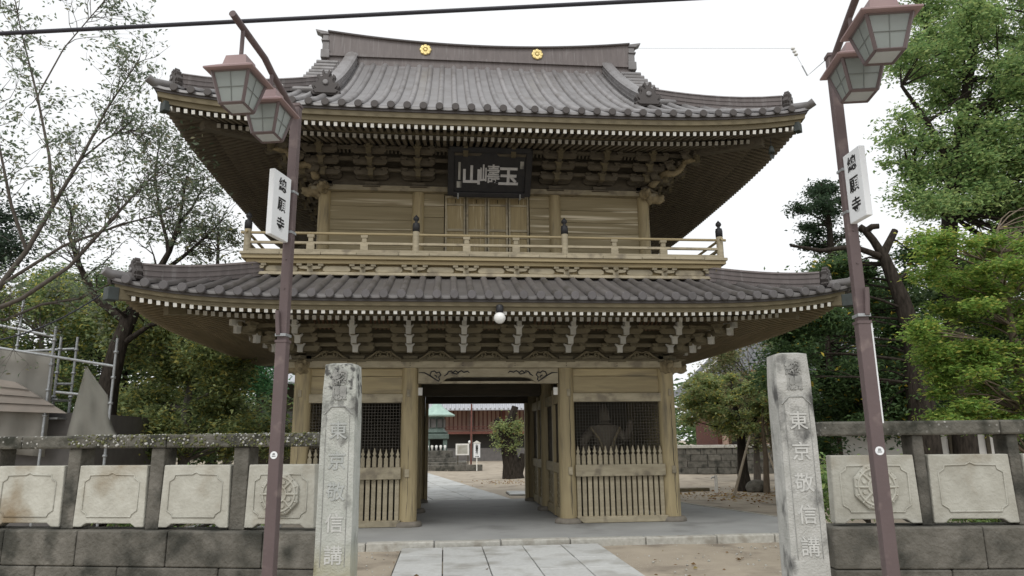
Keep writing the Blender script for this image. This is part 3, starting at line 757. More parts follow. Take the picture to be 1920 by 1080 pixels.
for s in (-1, 1):
    e = MB()
    for (xa, xb, za, zb, w) in ((3.66, 3.87, 10.5, 10.72, .44), (3.68, 3.84, 10.72, 10.95, .36), (3.68, 3.87, 10.95, 11.0, .42), (3.7, 3.84, 11.0, 11.13, .34), (3.69, 3.9, 11.13, 11.17, .4)):
        e.span(s * xa, s * xb, YC - w / 2, YC + w / 2, za, zb)
    e.prism([(s * q[0], q[1]) for q in ([(3.66, 11.17), (3.86, 11.18), (4.02, 11.26), (4.04, 11.32), (3.66, 11.25)] if s > 0 else [(3.66, 11.17), (3.66, 11.25), (4.04, 11.32), (4.02, 11.26), (3.86, 11.18)])], YC - .1, YC + .1)
    e.build('ridge_end', 'roof_roll', mr, bevel=.015)
    c = MB(); cc = Vector((s * 1.375, YC - .165, 10.83))
    c.lathe([(.135, -.008), (.135, .006)], cc, 24, rot=Matrix.Rotation(math.pi / 2, 3, 'X'))
    for k in range(8):
        a = k * math.pi / 4; q = cc + Vector((.095 * math.cos(a), -.012, .095 * math.sin(a)))
        c.lathe([(.052, -.006), (.05, .012), (.03, .022), (.012, .015)], q, 10, rot=Matrix.Rotation(math.pi / 2, 3, 'X'))
    c.lathe([(.045, 0), (.04, .02), (.02, .03)], cc + Vector((0, -.01, 0)), 12, rot=Matrix.Rotation(math.pi / 2, 3, 'X'))
    c.build('gold_crest', 'gold', mr)
# lightning conductor stubs on the roof
for (x, q) in ((-3.85, .9),):
    p = UPR.pt('F', x, q); MB().tube([p, p + Vector((0, 0, .1)), p + Vector((0, 0, .24))], [.035, .035, .02], 8).build('insulator', 'porcelain', gate)

# ------------------------------------------------------------------ balcony
BX, BY = 4.36, -.9          # railing line
RB = DEP + .9
def ring4(name, o, z0, z1, t, mat, parent=gate, bevel=.006):
    X, Y0, Y1 = BX + o, BY - o, RB + o
    beam(name, -X, X, Y0, Y0 + t, z0, z1, mat=mat, bevel=bevel, parent=parent); beam(name, -X, X, Y1 - t, Y1, z0, z1, mat=mat, bevel=bevel, parent=parent)
    for s in (-1, 1): beam(name, s * X - (t if s > 0 else 0), s * X + (0 if s > 0 else t), Y0 + t, Y1 - t, z0, z1 - .002, mat=mat, bevel=bevel, parent=parent)
k = 0; x = -4.46
while x < 4.46:
    w = random.uniform(.5, .8); x2 = min(x + w, 4.46)
    beam('deck_board', x + .003, x2 - .003, BY - .1, RB + .1, 4.765 + random.uniform(-.004, .004), 4.815, mat='wood_pale'); x = x2
ring4('deck_fascia', .07, 4.695, 4.765, .1, 'wood_h')
ring4('deck_beam', -.0, 4.625, 4.695, .12, 'wood_h')
ring4('skirt_wall', -.12, 4.44, 4.63, .05, 'wood_h')
ring4('skirt_sill', -.02, 4.42, 4.475, .1, 'wood_pale')
# small brackets and carved panels under the deck
kb = MB()
kb.box((0, 0, .03), (.1, .1, .05)); kb.prism([(-.2, .085), (-.17, .06), (-.06, .05), (.06, .05), (.17, .06), (.2, .085), (.2, .11), (-.2, .11)], -.05, .03)
for sx in (-.19, 0, .19): kb.box((sx, -.02, .13), (.09, .1, .04))
kb.box((0, -.08, .1), (.06, .14, .05))
kb0 = kb.build('skirt_bracket', 'wood_pale', gate)
MB().box((0, -.152, .1), (.05, .01, .045)).build('arm_end', 'wood_dark', kb0)
xs_ = [-4.25] + [-3.25 + .93 * i for i in range(8)] + [4.25]
for i, x in enumerate(xs_):
    if i == 0: kb0.location = (x, BY + .08, 4.475)
    else: dup(kb0, gate, (x, BY + .08, 4.475))
for s in (-1, 1):
    for k in range(7): dup(kb0, gate, (s * (BX - .08), BY + .3 + k * .93, 4.475), (0, 0, s * math.pi / 2))
for i in range(len(xs_) - 1):
    xa, xb = xs_[i] + .22, xs_[i + 1] - .22
    if xb - xa < .1: continue
    MB().prism([(xa, 4.5), (xa + .04, 4.485), (xb - .04, 4.485), (xb, 4.5), (xb, 4.555), (xb - .03, 4.58), (xb - .06, 4.595), (xa + .06, 4.595), (xa + .03, 4.58), (xa, 4.555)], BY + .055, BY + .1).build('skirt_panel', 'wood_pale', gate, bevel=.012)
# railing
def rail_run(z, r, mat, name):
    for (a, c) in (((-BX - .12, BY), (BX + .12, BY)), ((-BX - .12, RB), (BX + .12, RB)), ((-BX, BY - .12), (-BX, RB + .12)), ((BX, BY - .12), (BX, RB + .12))):
        n = 14; pts = []
        for i in range(n + 1):
            t = i / n; pts.append((a[0] + (c[0] - a[0]) * t, a[1] + (c[1] - a[1]) * t, z + random.uniform(-.004, .004)))
        MB().tube(pts, r, 8).build(name, mat, gate)
rail_run(5.18, .026, 'wood_h', 'hand_rail')
for (nm, z, hh, t) in (('middle_rail', 5.0, .045, .06), ('bottom_rail', 4.845, .06, .1)):
    ring4(nm, t / 2, z - hh / 2, z + hh / 2, t, 'wood_pale')
pp = MB(); pp.tube([(0, 0, 4.815), (0, 0, 5.26)], .062, 16)
p0 = pp.build('rail_post', 'wood_pale', gate)
MB().lathe([(.066, 5.24), (.068, 5.36), (.06, 5.385), (.062, 5.4), (.03, 5.415), (.026, 5.44), (.05, 5.465), (.056, 5.49), (.045, 5.52), (.02, 5.545), (.004, 5.57)], (0, 0, 0), 16).build('post_cap', 'cap_black', p0)
ps = [(-BX, BY), (-1.375, BY), (1.375, BY), (BX, BY), (-BX, YC), (BX, YC), (-BX, RB), (BX, RB), (-1.375, RB), (1.375, RB)]
for i, (x, y) in enumerate(ps):
    if i == 0: p0.location = (x, y, 0)
    else: dup(p0, gate, (x, y, 0))
rbm = MB(); rbm.box((0, 0, 4.925), (.14, .09, .11)); rbm.box((0, 0, 5.06), (.085, .07, .08)); rbm.box((0, 0, 5.125), (.12, .09, .055), None, 0, 1.1)
r0 = rbm.build('rail_block', 'wood_pale', gate, bevel=.008)
rp = [(x, BY, 0) for x in (-3.25, -2.3, -.45, .46, 2.31, 3.25)] + [(s * BX, y, 1) for s in (-1, 1) for y in (.3, 1.4, 3.6, 4.7)]
for i, (x, y, q) in enumerate(rp):
    if i == 0: r0.location = (x, y, 0)
    else: dup(r0, gate, (x, y, 0), (0, 0, q * math.pi / 2))

# ------------------------------------------------------------------ upper storey
UA = UB * 3 / 7
for y in (UY, UR):
    for x in (-UB, -UA, UA, UB): column(x, y, 4.8, 6.41, .125, False)
beam('upper_tie_beam', -UB - .25, UB + .25, UY - .15, UY + .1, 6.41, 6.52, mat='wood_pale')
beam('upper_tie_beam', -UB - .25, UB + .25, UR - .1, UR + .15, 6.41, 6.52, mat='wood_h')
for s in (-1, 1): beam('upper_tie_beam', s * UB - .12, s * UB + .12, UY + .1, UR - .1, 6.412, 6.518, mat='wood_h')
def board_wall(x0, x1, y, z0, z1, n, mat='wood_board'):
    zs = np.linspace(z0, z1, n + 1); zs[1:-1] += rng.uniform(-.04, .04, n - 1)
    for i in range(n): beam('wall_board', x0, x1, y - .02 + random.uniform(-.004, .004), y + .03, zs[i] + .002, zs[i + 1] - .002, mat=mat)
for s in (-1, 1):
    board_wall(*sorted((s * (UA + .11), s * (UB - .11))), UY, 4.8, 6.41, 6)
    board_wall(*sorted((s * .87, s * (UA - .1))), UY, 4.8, 6.41, 6)
    beam('upper_end_wall', s * UB - .03, s * UB + .03, UY + .1, UR - .1, 4.8, 6.41, mat='wood_board')
beam('upper_rear_wall', -UB, UB, UR - .03, UR + .03, 4.8, 6.41, mat='wood_board')
# four folding door leaves
for k in range(4):
    xa = -.86 + k * .43; xb = xa + .425
    d = beam('door_leaf', xa + .005, xb - .005, UY - .02, UY + .02, 4.82, 6.37, mat='wood_door')
    for (za, zb) in ((6.32, 6.37), (6.16, 6.2), (5.62, 5.67), (5.48, 5.52), (4.85, 4.92)): beam('door_rail', xa + .045, xb - .045, UY - .05, UY - .02, za, zb, mat='wood_pale', parent=d)
    for (p, q) in ((xa + .006, xa + .045), (xb - .045, xb - .006)): beam('door_stile', p, q, UY - .055, UY - .02, 4.82, 6.37, mat='wood_pale', parent=d)
    MB().span((xa + xb) / 2 - .006, (xa + xb) / 2 + .006, UY - .045, UY - .03, 6.22, 6.3).build('door_slot', 'dark_void', d)

# ------------------------------------------------------------------ things hung on or standing in the gate
pq = thing('name_plaque', 'black lacquered name plaque with silver characters hung above the upper doors', 'plaque', (0.02, UY - .32, 6.31))
TL = Matrix.Rotation(R(38), 4, 'X')           # leans forward at the top
def pm(o): o.matrix_local = TL @ o.matrix_local; return o
def pbox(name, x0, x1, y0, y1, z0, z1, mat, bevel=.006):
    o = MB().span(x0, x1, y0, y1, z0, z1).build(name, mat, pq, bevel=bevel); o.matrix_local = TL; return o
pbox('board', -.70, .70, -.02, .03, .06, .86, 'black')
for s in (-1, 1):
    pbox('frame_side', s * .70, s * .83, -.06, .04, -.02, .93, 'black', .02)
pbox('frame_foot', -.72, .72, -.06, .04, -.05, .06, 'black', .02)
pbox('frame_head', -.80, .80, -.07, .04, .86, .98, 'black', .02)
for s in (-1, 1): pbox('hanger', s * .62 - .015, s * .62 + .015, -.075, -.06, -.08, .04, 'steel', .002)
ch = (('山', -.36, .38, .40), ('嶹', -.005, .40, .42), ('玉', .37, .37, .41))
for t, x, z, sz in ch:
    o = lettering('character', t, sz, .008, 'silver_char', pq, TL @ frame((x, -.028, z), (1, 0, 0), (0, 0, 1)), .004 if t == '嶹' else .011)
for (x, za, zb, w) in ((-.60, .30, .66, .022), (-.60, .14, .27, .05), (.63, .55, .7, .035)):
    pbox('seal', x - w, x + w, -.026, -.018, za, zb, 'stone_pillar', .003)
P = at(937, 596, -2.42)
gl = thing('globe_lamp', 'white globe lamp hanging from black socket under the lower eave', 'lamp', (P.x, P.y, P.z))
MB().lathe([(.001, -.092)] + [(.093 * math.sin(a), -.093 * math.cos(a)) for a in np.linspace(.2, 2.9, 14)], (0, 0, 0), 20).build('globe', 'porcelain', gl)
MB().lathe([(.03, .08), (.055, .085), (.06, .12), (.06, .19), (.04, .21), (.02, .215)], (0, 0, 0), 16).build('socket', 'cap_black', gl)
MB().tube([(0, 0, .2), (0, .04, .24), (0, .1, .25)], .012, 6).build('arm', 'cap_black', gl)

# guardian figure behind the wire screen
def skin_body(name, chains, parent, mat, sub=2):
    me = bpy.data.meshes.new(name); vs = []; es = []; rad = []
    idx = {}
    def vid(p, r):
        key = tuple(round(q, 4) for q in p)
        if key not in idx: idx[key] = len(vs); vs.append(p); rad.append(r)
        return idx[key]
    for chn in chains:
        prev = None
        for (p, r) in chn:
            i = vid(p, r)
            if prev is not None and prev != i: es.append((prev, i))
            prev = i
    me.from_pydata(vs, es, []); me.materials.append(M[mat])
    o = bpy.data.objects.new(name, me); col.objects.link(o); o.parent = parent
    sk = o.modifiers.new('skin', 'SKIN'); sk.use_smooth_shade = True
    me.skin_vertices[0].data[0].use_root = True
    for i, r_ in enumerate(rad): me.skin_vertices[0].data[i].radius = (r_, r_) if not isinstance(r_, tuple) else r_
    ss = o.modifiers.new('sub', 'SUBSURF'); ss.levels = sub; ss.render_levels = sub
    return o
st = thing('guardian_statue', 'pale muscular guardian statue behind the wire screen beside passage', 'statue', (2.42, 1.05, .0))
MB().lathe([(.5, 0), (.5, .1), (.42, .2), (.46, .3)], (0, 0, 0), 14).build('rock_base', 'stone_dark', st)
pel, ch_, nk = (0, 0, 1.12), (0, .02, 1.55), (0, -.02, 1.78)
body = skin_body('body', [
    [(pel, .2), ((0, -.03, 1.3), .19), (ch_, .25), (nk, .1), ((0, -.05, 1.9), .125), ((0, -.06, 2.0), .14), ((0, -.05, 2.09), .1), ((0, -.03, 2.17), .055), ((0, -.02, 2.21), .05)],
    [(ch_, .25), ((.27, 0, 1.66), .12), ((.45, -.05, 1.5), .1), ((.5, -.22, 1.72), .075), ((.47, -.3, 1.86), .06)],
    [(ch_, .25), ((-.27, 0, 1.66), .12), ((-.46, 0, 1.42), .1), ((-.4, -.22, 1.2), .075), ((-.34, -.32, 1.12), .06)],
    [(pel, .2), ((.17, -.02, .98), .15), ((.22, -.08, .66), .11), ((.24, 0, .38), .075), ((.25, -.1, .32), .06)],
    [(pel, .2), ((-.17, 0, .98), .15), ((-.2, -.04, .66), .11), ((-.22, .05, .38), .075), ((-.23, -.06, .32), .06)]], st, 'statue')
MB().lathe([(.24, 1.2), (.3, 1.0), (.4, .62), (.36, .6)], (0, 0, 0), 18).build('skirt', 'wood_dark', st)
sash = [(.62 * math.cos(a), .12, 1.72 + .42 * math.sin(a)) for a in np.linspace(-2.6, -.54, 20)]
MB().tube(sash, .035, 8, flat=.5).build('flying_sash', 'statue', st)
for s in (-1, 1): MB().tube([(s * .3, -.16, 1.72), (s * .16, -.27, 1.5), (s * .05, -.25, 1.2)], .03, 6).build('chest_strap', 'carving', st)

P = at(1447, 287, -1.75)
wb_ = thing('wind_bell', 'small dark bronze wind bell hanging from the upper roof corner', 'bell', tuple(P))
MB().lathe([(.01, .14), (.03, .13), (.045, .08), (.06, 0), (.05, 0)], (0, 0, 0), 10).build('bell', 'corner_cap', wb_); MB().tube([(0, 0, .14), (0, 0, .3)], .006, 5).build('hanger', 'cap_black', wb_); MB().box((0, 0, -.07), (.07, .008, .08)).build('clapper_plate', 'corner_cap', wb_)

# ================================================================== STONE PILLARS
def pillar(ctr, rz, H, w0, w1, label, side_text):
    t = thing('stone_pillar', label, 'pillar', (ctr[0], ctr[1], -.12), rz, 'inscribed stone pillars at the entrance')
    b = MB(); H += .12
    n = 10; rr_ = random.Random(5 if side_text > 0 else 9); vs = []; ring = 24
    for i in range(n + 1):
        z = H * i / n; w = w0 + (w1 - w0) * i / n
        if i == n: w *= .93
        for k in range(ring):
            a = (k % 6) / 6 * 2 - 1; sd_ = k // 6
            p = [(a, -1), (1, a), (-a, 1), (-1, -a)][sd_]
            q = Vector((p[0], p[1], 0)); L = max(abs(q.x), abs(q.y))
            if abs(q.x) == 1 and abs(q.y) == 1: q *= .955
            vs.append((q.x * w / 2 + rr_.uniform(-.0025, .0025), q.y * w / 2 + rr_.uniform(-.0025, .0025), z))
    fs = [(i * ring + k, i * ring + (k + 1) % ring, (i + 1) * ring + (k + 1) % ring, (i + 1) * ring + k) for i in range(n) for k in range(ring)]
    b.add(vs, fs); base = n * ring
    top = [(x * .6, y * .6, H + .015) for x, y, z in vs[base:base + ring]]
    b.add(vs[base:base + ring] + top, [(k, (k + 1) % ring, ring + (k + 1) % ring, ring + k) for k in range(ring)] + [tuple(range(ring, 2 * ring))])
    b.build('shaft', 'stone_stained' if side_text < 0 else 'stone_pillar', t, bevel=0)
    f = -w1 / 2 - .012
    # sunk field with a bracketed head
    wi = w1 * .30
    def fy(z): return -(w0 + (w1 - w0) * z / H) / 2 - .002
    fr = MB(); fr.tube([(-wi - .03, fy(H - .42), H - .415), (-wi, fy(H - .4), H - .385), (-wi + .03, fy(H - .37), H - .355), (wi - .03, fy(H - .37), H - .355), (wi, fy(H - .4), H - .385), (wi + .03, fy(H - .42), H - .415)], .006, 5); fr.build('field_edge', 'stone_cut', t)
    for s in (-1, 1):
        MB().tube([(s * (wi + .012), fy(z), z) for z in np.linspace(H - .42, H - 1.62, 6)], .003, 4).build('field_edge', 'stone_cut', t)
    z = H - .56
    for i, c in enumerate('東京敬信講'):
        slope = math.atan((w0 - w1) / 2 / H)
        up_ = Vector((0, math.sin(slope), math.cos(slope)))
        lettering('character', c, .155, .003, 'stone_char' if (i > 2 or side_text > 0) else 'stone_mid', t, frame((0.005, fy(z) - .002, z), (1, 0, 0), up_), .0012); z -= .245
    # weathered cluster of characters at the head
    lettering('worn_character', '總', .13, .003, 'stone_cut', t, frame((0, fy(H - .12) - .002, H - .12), (1, 0, 0), (0, 0, 1)), .006)
    lettering('worn_character', '願', .12, .003, 'stone_cut', t, frame((0, fy(H - .25) - .002, H - .25), (1, 0, 0), (0, 0, 1)), .006)
    return t
pL = hit(640, 690, (0, -7.35, 0), (0, 1, 0)); pR = hit(1494, 665, (0, -7.8, 0), (0, 1, 0))
pillar((pL.x, pL.y + .15), R(-4), 2.14, .315, .285, 'weathered stone pillar carved 東京敬信講 with black moss stain, beside fence below scaffolding', -1)
pillar((pR.x - .02, pR.y + .15), R(-9), 2.18, .315, .285, 'paler stone pillar carved 東京敬信講, beside the fence under the maple tree', 1)

# ================================================================== STONE FENCES
def fence(P, ang, sgn, panels, ext, label, wheel_at, rail_z, base_z, dark):
    """P: ground point at the pillar end; sgn -1 runs left, +1 runs right; panels: (near, far) along the run"""
    t = thing('stone_fence', label, 'fence', (P[0], P[1], -.12), ang)
    X = lambda q: sgn * q
    off = .12
    gz = base_z + off; rz_ = rail_z + off
    # base courses
    for ci, (za, zb) in enumerate(((0, gz * .57), (gz * .57, gz))):
        q = -.05 - .3 * ci
        while q < ext:
            w = random.uniform(.75, 1.05); q2 = min(q + w, ext)
            a, c = sorted((X(max(q, -.05) + .004), X(q2 - .004)))
            if c - a > .05: MB().span(a, c, -.19 + random.uniform(-.006, .006), .17, za + .003, zb - .003).build('base_stone', 'stone_dark', t, bevel=.014)
            q = q2
    prev = 0
    posts = []
    for i, (a, c) in enumerate(panels):
        pz0, pz1 = gz + .02, gz + .62
        xa, xc = sorted((X(a), X(c))); w = xc - xa; ft = .09
        poly = [(xa, pz0), (xa + ft, pz0), (xa + ft + .05, pz0 + .035), (xc - ft - .05, pz0 + .035), (xc - ft, pz0), (xc, pz0), (xc - .015, pz1), (xa + .015, pz1)]
        po = MB().prism(poly, -.1, .02).build('panel', 'stone_panel', t, bevel=.01)
        m = .085
        fx = [xa + m, xa + m + .0, xa + m + .05, xa + m + .06, (xa + xc) / 2 - .04, (xa + xc) / 2, (xa + xc) / 2 + .04, xc - m - .06, xc - m - .05, xc - m, xc - m]
        fz = [pz0 + .16, pz1 - .16, pz1 - .13, pz1 - .095, pz1 - .09, pz1 - .07, pz1 - .09, pz1 - .095, pz1 - .13, pz1 - .16, pz0 + .16]
        pts = [(x, -.103, z) for x, z in zip(fx, fz)]
        bt = [(xc - m - .05, -.103, pz0 + .13), (xc - m - .06, -.103, pz0 + .1), (xa + m + .06, -.103, pz0 + .1), (xa + m + .05, -.103, pz0 + .13)]
        MB().tube(pts + bt + [pts[0]], .008, 5).build('panel_moulding', 'stone_panel', po)
        if i == wheel_at:
            cx, cz = (xa + xc) / 2, (pz0 + pz1) / 2 + .02; r_ = .21
            o8 = [(cx + r_ * math.cos(k * math.pi / 4 + .39), cz + r_ * math.sin(k * math.pi / 4 + .39)) for k in range(8)]
            wh = MB().prism(o8, -.135, -.095).build('carved_wheel', 'stone_panel', po, bevel=.012)
            rg = MB()
            for rr2 in (.165, .075): rg.tube([(cx + rr2 * math.cos(a_), -.137, cz + rr2 * math.sin(a_)) for a_ in np.linspace(0, 2 * math.pi, 33)], .011, 5, cap=False)
            for k in range(8):
                a_ = k * math.pi / 4; rg.tube([(cx + .075 * math.cos(a_), -.137, cz + .075 * math.sin(a_)), (cx + .165 * math.cos(a_), -.137, cz + .165 * math.sin(a_))], .012, 5)
                rg.lathe([(.022, 0), (.018, .012)], (cx + .12 * math.cos(a_ + .39), -.135, cz + .12 * math.sin(a_ + .39)), 8, rot=Matrix.Rotation(math.pi / 2, 3, 'X'))
            for k in range(16):
                a_ = k * math.pi / 8; rg.tube([(cx + .168 * math.cos(a_), -.137, cz + .168 * math.sin(a_)), (cx + .192 * math.cos(a_), -.137, cz + .192 * math.sin(a_))], .008, 4)
            rg.lathe([(.03, 0), (.024, .014)], (cx, -.135, cz), 10, rot=Matrix.Rotation(math.pi / 2, 3, 'X'))
            rg.build('wheel_relief', 'stone_panel', wh)
        if i + 1 < len(panels): posts.append(((c + panels[i + 1][0]) / 2, max(.1, panels[i + 1][0] - c - .01)))
    for q, w in posts:
        MB().span(X(q) - w / 2, X(q) + w / 2, -.085, .13, gz - .002, rz_ - .13).build('post', 'stone_dark', t, bevel=.012)
    q = .0 if sgn < 0 else -.02; k = 0
    while q < ext:
        q2 = min(q + 1.62, ext); a, c = sorted((X(q), X(q2 - .006)))
        MB().prism([(a, rz_ - .13), (c, rz_ - .13), (c, rz_ - .02), (c, rz_), (a, rz_), (a, rz_ - .02)], -.12, .16).build('rail', 'stone_rail', t, bevel=.02)
        q = q2
    # lichen and moss crust on the rail
    if dark:
        ms = MB(); rr_ = random.Random(2)
        for k in range(900):
            q = 2.7 * rr_.random() ** 1.2 + .02; s_ = rr_.uniform(.004, .014) * (1.6 if rr_.random() < .08 else 1)
            side = rr_.random() < .5
            c = (X(q), -.122 if side else rr_.uniform(-.11, .1), (rz_ - rr_.uniform(.01, .12)) if side else rz_)
            ms.lathe([(s_, -.004), (s_ * .8, s_ * .5), (s_ * .2, s_ * .7)], c, 6, rr_.choice([0, 0, 0, 1]), rot=Matrix.Rotation(math.pi / 2, 3, 'X') if side else None)
        ms.build('lichen', ['moss', 'stone_pillar'], t, kind='stuff')
    return t
# left fence: plane through its two ends
def along(P, Q, us, v):
    d = (Vector(Q) - Vector(P)); d.z = 0; d.normalize(); n = (d.y, -d.x, 0)
    return [(hit(u, v, P, n) - Vector(P)).dot(d) for u in us]
def depth_pt(u, v, d): return CAM + ray(u, v) * d
LA = depth_pt(602, 930, 6.95); LB = depth_pt(0, 935, 7.38)
LA.z = LB.z = 0
qs = along(LA, LB, (598, 470, 440, 312, 285, 155, 130, 3, -25, -160, -190, -330), 930)
dl = LB - LA; angL = math.atan2(-dl.y, -dl.x)
fence((LA.x, LA.y), angL, -1, [(qs[i], qs[i + 1]) for i in range(0, 12, 2)], qs[-1] + .2, 'grey stone fence with brown-stained panels and lichen-spotted rail, below the scaffolding', 0, 1.585, .665, True)
RA = depth_pt(1548, 930, 6.52); RBp = depth_pt(1920, 930, 6.45); RA.z = RBp.z = 0
qs = along(RA, RBp, (1552, 1712, 1734, 1890, 1912, 2070, 2095, 2250), 915)
dl = RBp - RA; angR = math.atan2(dl.y, dl.x)
fence((RA.x, RA.y), angR, 1, [(qs[i], qs[i + 1]) for i in range(0, 8, 2)], qs[-1] + .2, 'grey stone fence with mossy base and clean rail, below the bright green maple', 0, 1.635, .71, False)

# ================================================================== LAMP POSTS AND SIGNS
def lamp_post(P, ang, label, lanterns, armz, H, sz):
    t = thing('lamp_post', label, 'street lamp', (P[0], P[1], -.12), ang, 'lamp posts at the entrance')
    g = .12
    MB().box((0, 0, (2.32 + g) / 2), (.09, .09, 2.32 + g)).build('lower_pole', 'pole', t, bevel=.008)
    MB().box((0, 0, (2.3 + g + H + g) / 2), (.076, .076, H - 2.3)).build('upper_pole', 'pole', t, bevel=.008)
    MB().box((0, 0, H + g + .01), (.088, .088, .03)).build('pole_cap', 'pole', t, bevel=.004)
    MB().box((0, 0, 2.31 + g), (.1, .1, .02)).build('collar', 'pole', t)
    for z in (3.3, 3.0, 2.75): MB().lathe([(.008, 0), (.006, .008)], (.0, -.038, z + g), 6, rot=Matrix.Rotation(math.pi / 2, 3, 'X')).build('bolt', 'lamp_frame', t)
    MB().lathe([(.03, 0), (.03, .003)], (.0, -.0455, 1.4 + g), 14, rot=Matrix.Rotation(math.pi / 2, 3, 'X')).build('number_sticker', 'sign_white', t)
    for zz_, ww_ in ((.012, .018), (.004, .022), (-.008, .03)): MB().box((0, -.049, 1.4 + g + zz_), (ww_, .001, .005)).build('sticker_mark', 'sign_black', t)
    MB().tube([(0, -s_, z + g) for s_, z in armz], .027, 10).build('arm', 'pole', t)
    sgn_ = 1 if P[0] > 0 else -1
    MB().tube([(sgn_ * .02, -.06, 2.36 + g), (sgn_ * .03, -.065, 2.48 + g), (sgn_ * .035, -.065, 2.56 + g)], .018, 8).build('pipe_stub', 'pole', t)
    MB().box((0, 0, 2.36 + g), (.09, .12, .022)).build('strap', 'steel', t)
    if P[0] > 0: MB().box((.05, -.02, 1.95 + g), (.012, .03, .72)).build('conduit', 'sign_white', t)
    def arm_at(s_):
        for (a, za), (c, zc) in zip(armz, armz[1:]):
            if a <= s_ <= c: return za + (zc - za) * (s_ - a) / (c - a)
        return armz[-1][1]
    for s_, zt in lanterns:
        # zt: underside of the roof plate
        c = Vector((0, -s_, zt + g)); k = sz
        rf_ = MB(); hw = .15 * k
        def ring_(w, z): return [c + Vector((x * w, y * w, z)) for x, y in ((-1, -1), (1, -1), (1, 1), (-1, 1))]
        prof = [(hw * .9, -.006), (hw, 0), (hw, .012), (.082 * k, .07), (.074 * k, .074), (.062 * k, .15), (.03, .155)]
        vs = [p for w, z in prof for p in ring_(w, z)]; m = len(prof)
        rf_.add(vs, [(i * 4 + j, i * 4 + (j + 1) % 4, (i + 1) * 4 + (j + 1) % 4, (i + 1) * 4 + j) for i in range(m - 1) for j in range(4)] + [(3, 2, 1, 0), tuple((m - 1) * 4 + j for j in range(4))])
        ro = rf_.build('lantern_roof', 'lamp_roof', t)
        MB().tube([c + Vector((0, 0, .12)), (0, -s_, arm_at(s_) + g)], .016, 8).build('lantern_stem', 'pole', t)
        wt, wb, hb = .112 * k, .07 * k, .235
        gm = MB(); a, d = ring_(wt - .004, -.004), ring_(wb - .004, -hb)
        gm.add(a + d, [(j, j + 4, (j + 1) % 4 + 4, (j + 1) % 4) for j in range(4)]); go = gm.build('lantern_glass', 'lamp_glass', t)
        bt = ring_(wb - .006, -hb - .002); q = MB(); q.add(bt, [(3, 2, 1, 0)]); q.build('bottom_pane', 'lamp_white', go)
        fm = MB(); a, d = ring_(wt, -.004), ring_(wb, -hb)
        for j in range(4):
            fm.tube([a[j], d[j]], .014, 4, smooth=False); fm.tube([a[j], a[(j + 1) % 4]], .011, 4, smooth=False); fm.tube([d[j], d[(j + 1) % 4]], .014, 4, smooth=False)
        fm.build('lantern_frame', 'lamp_frame', t)
        br = MB()
        for j in range(4):
            m0, m1 = (a[j] + a[(j + 1) % 4]) / 2, (d[j] + d[(j + 1) % 4]) / 2; br.tube([m0, m1], .003, 4)
            br.tube([(a[j] + d[j]) / 2, (a[(j + 1) % 4] + d[(j + 1) % 4]) / 2], .003, 4)
        br.build('glazing_bar', 'bar_grey', go)
        MB().lathe([(.02, -.06), (.035, -.1), (.03, -.15), (.008, -.165)], c, 10).build('bulb', 'porcelain', go)
    return t
def hanging_sign(P, ang, s0, s1, z0, z1, face, label):
    """a thin box sign on the street side of a post; face -1: lettering towards local -x, +1: towards local +x"""
    t = thing('sign_board', label, 'sign', (P[0], P[1], z0), ang, 'temple name signs on the lamp posts')
    h = z1 - z0
    MB().span(-.024, .024, -s1, -s0, 0, h).build('box', 'sign_white', t, bevel=.006)
    for z in (.1, h - .1): MB().span(-.015, .015, -s0, -.037, z - .015, z + .015).build('bracket', 'steel', t)
    for z in (.1, h - .1): MB().box((0, 0, z), (.084, .084, .02)).build('clamp', 'steel', t)
    for i, c in enumerate('總願寺'):
        z = h * (.8 - .3 * i)
        for f in (-1, 1):
            lettering('character', c, .125, .001, 'sign_black', t, frame((f * .0255, -(s0 + s1) / 2, z), (0, f, 0), (0, 0, 1)), .002)
    return t
PL0 = Vector((-2.155, -7.5, 0)); PR0 = Vector((2.207, -8.6, 0))
lamp_post(PL0, R(-11), 'maroon lamp post with two lanterns standing by the black-stained pillar', [(.52, 4.12), (1.03, 4.12)], [(-.02, 4.3), (.08, 4.34), (.52, 4.45), (.66, 4.5), (1.2, 4.545)], 4.4, 1.22)
lamp_post(PR0, R(-11), 'maroon lamp post with two lanterns standing under the big green tree', [(.42, 4.13), (.87, 4.18)], [(-.02, 4.36), (.08, 4.42), (.42, 4.54), (.6, 4.6), (1.1, 4.7)], 4.44, 1.28)
hanging_sign(PL0, R(-17), .055, .33, 3.14, 3.7, 1, 'white box sign 總願寺 on the lamp post beside the black-stained pillar')
hanging_sign(PR0, R(-2), .035, .26, 3.05, 3.585, -1, 'white box sign 總願寺 on the lamp post under the big green tree')

# ================================================================== CABLES
def cable(P, Q, sag, r, name, label, n=24):
    pts = [Vector(P).lerp(Vector(Q), i / n) - Vector((0, 0, sag * 4 * (i / n) * (1 - i / n))) for i in range(n + 1)]
    return tag(MB().tube(pts, r, 6).build(name, 'cable'), label, 'cable')
a0, a1, a2 = (hit(u, v, (0, -8.0, 0), (.1, 1, 0)) for u, v in ((0, 63), (640, 36), (1240, 0)))
d = (a2 - a0).normalized()
cable(a0 - d * 6, a2 + d * 6, .0, .02, 'overhead_cable', 'thick black overhead cable crossing the sky above the gate roof')
b0, b1 = at(-30, 78 + 530, -3.0), at(185, 555, -1.2)
cable(at(-120, 640, -2.0), at(190, 552, -2.0), .28, .012, 'sagging_cable', 'thin dark cable sagging across the trees above the scaffold')
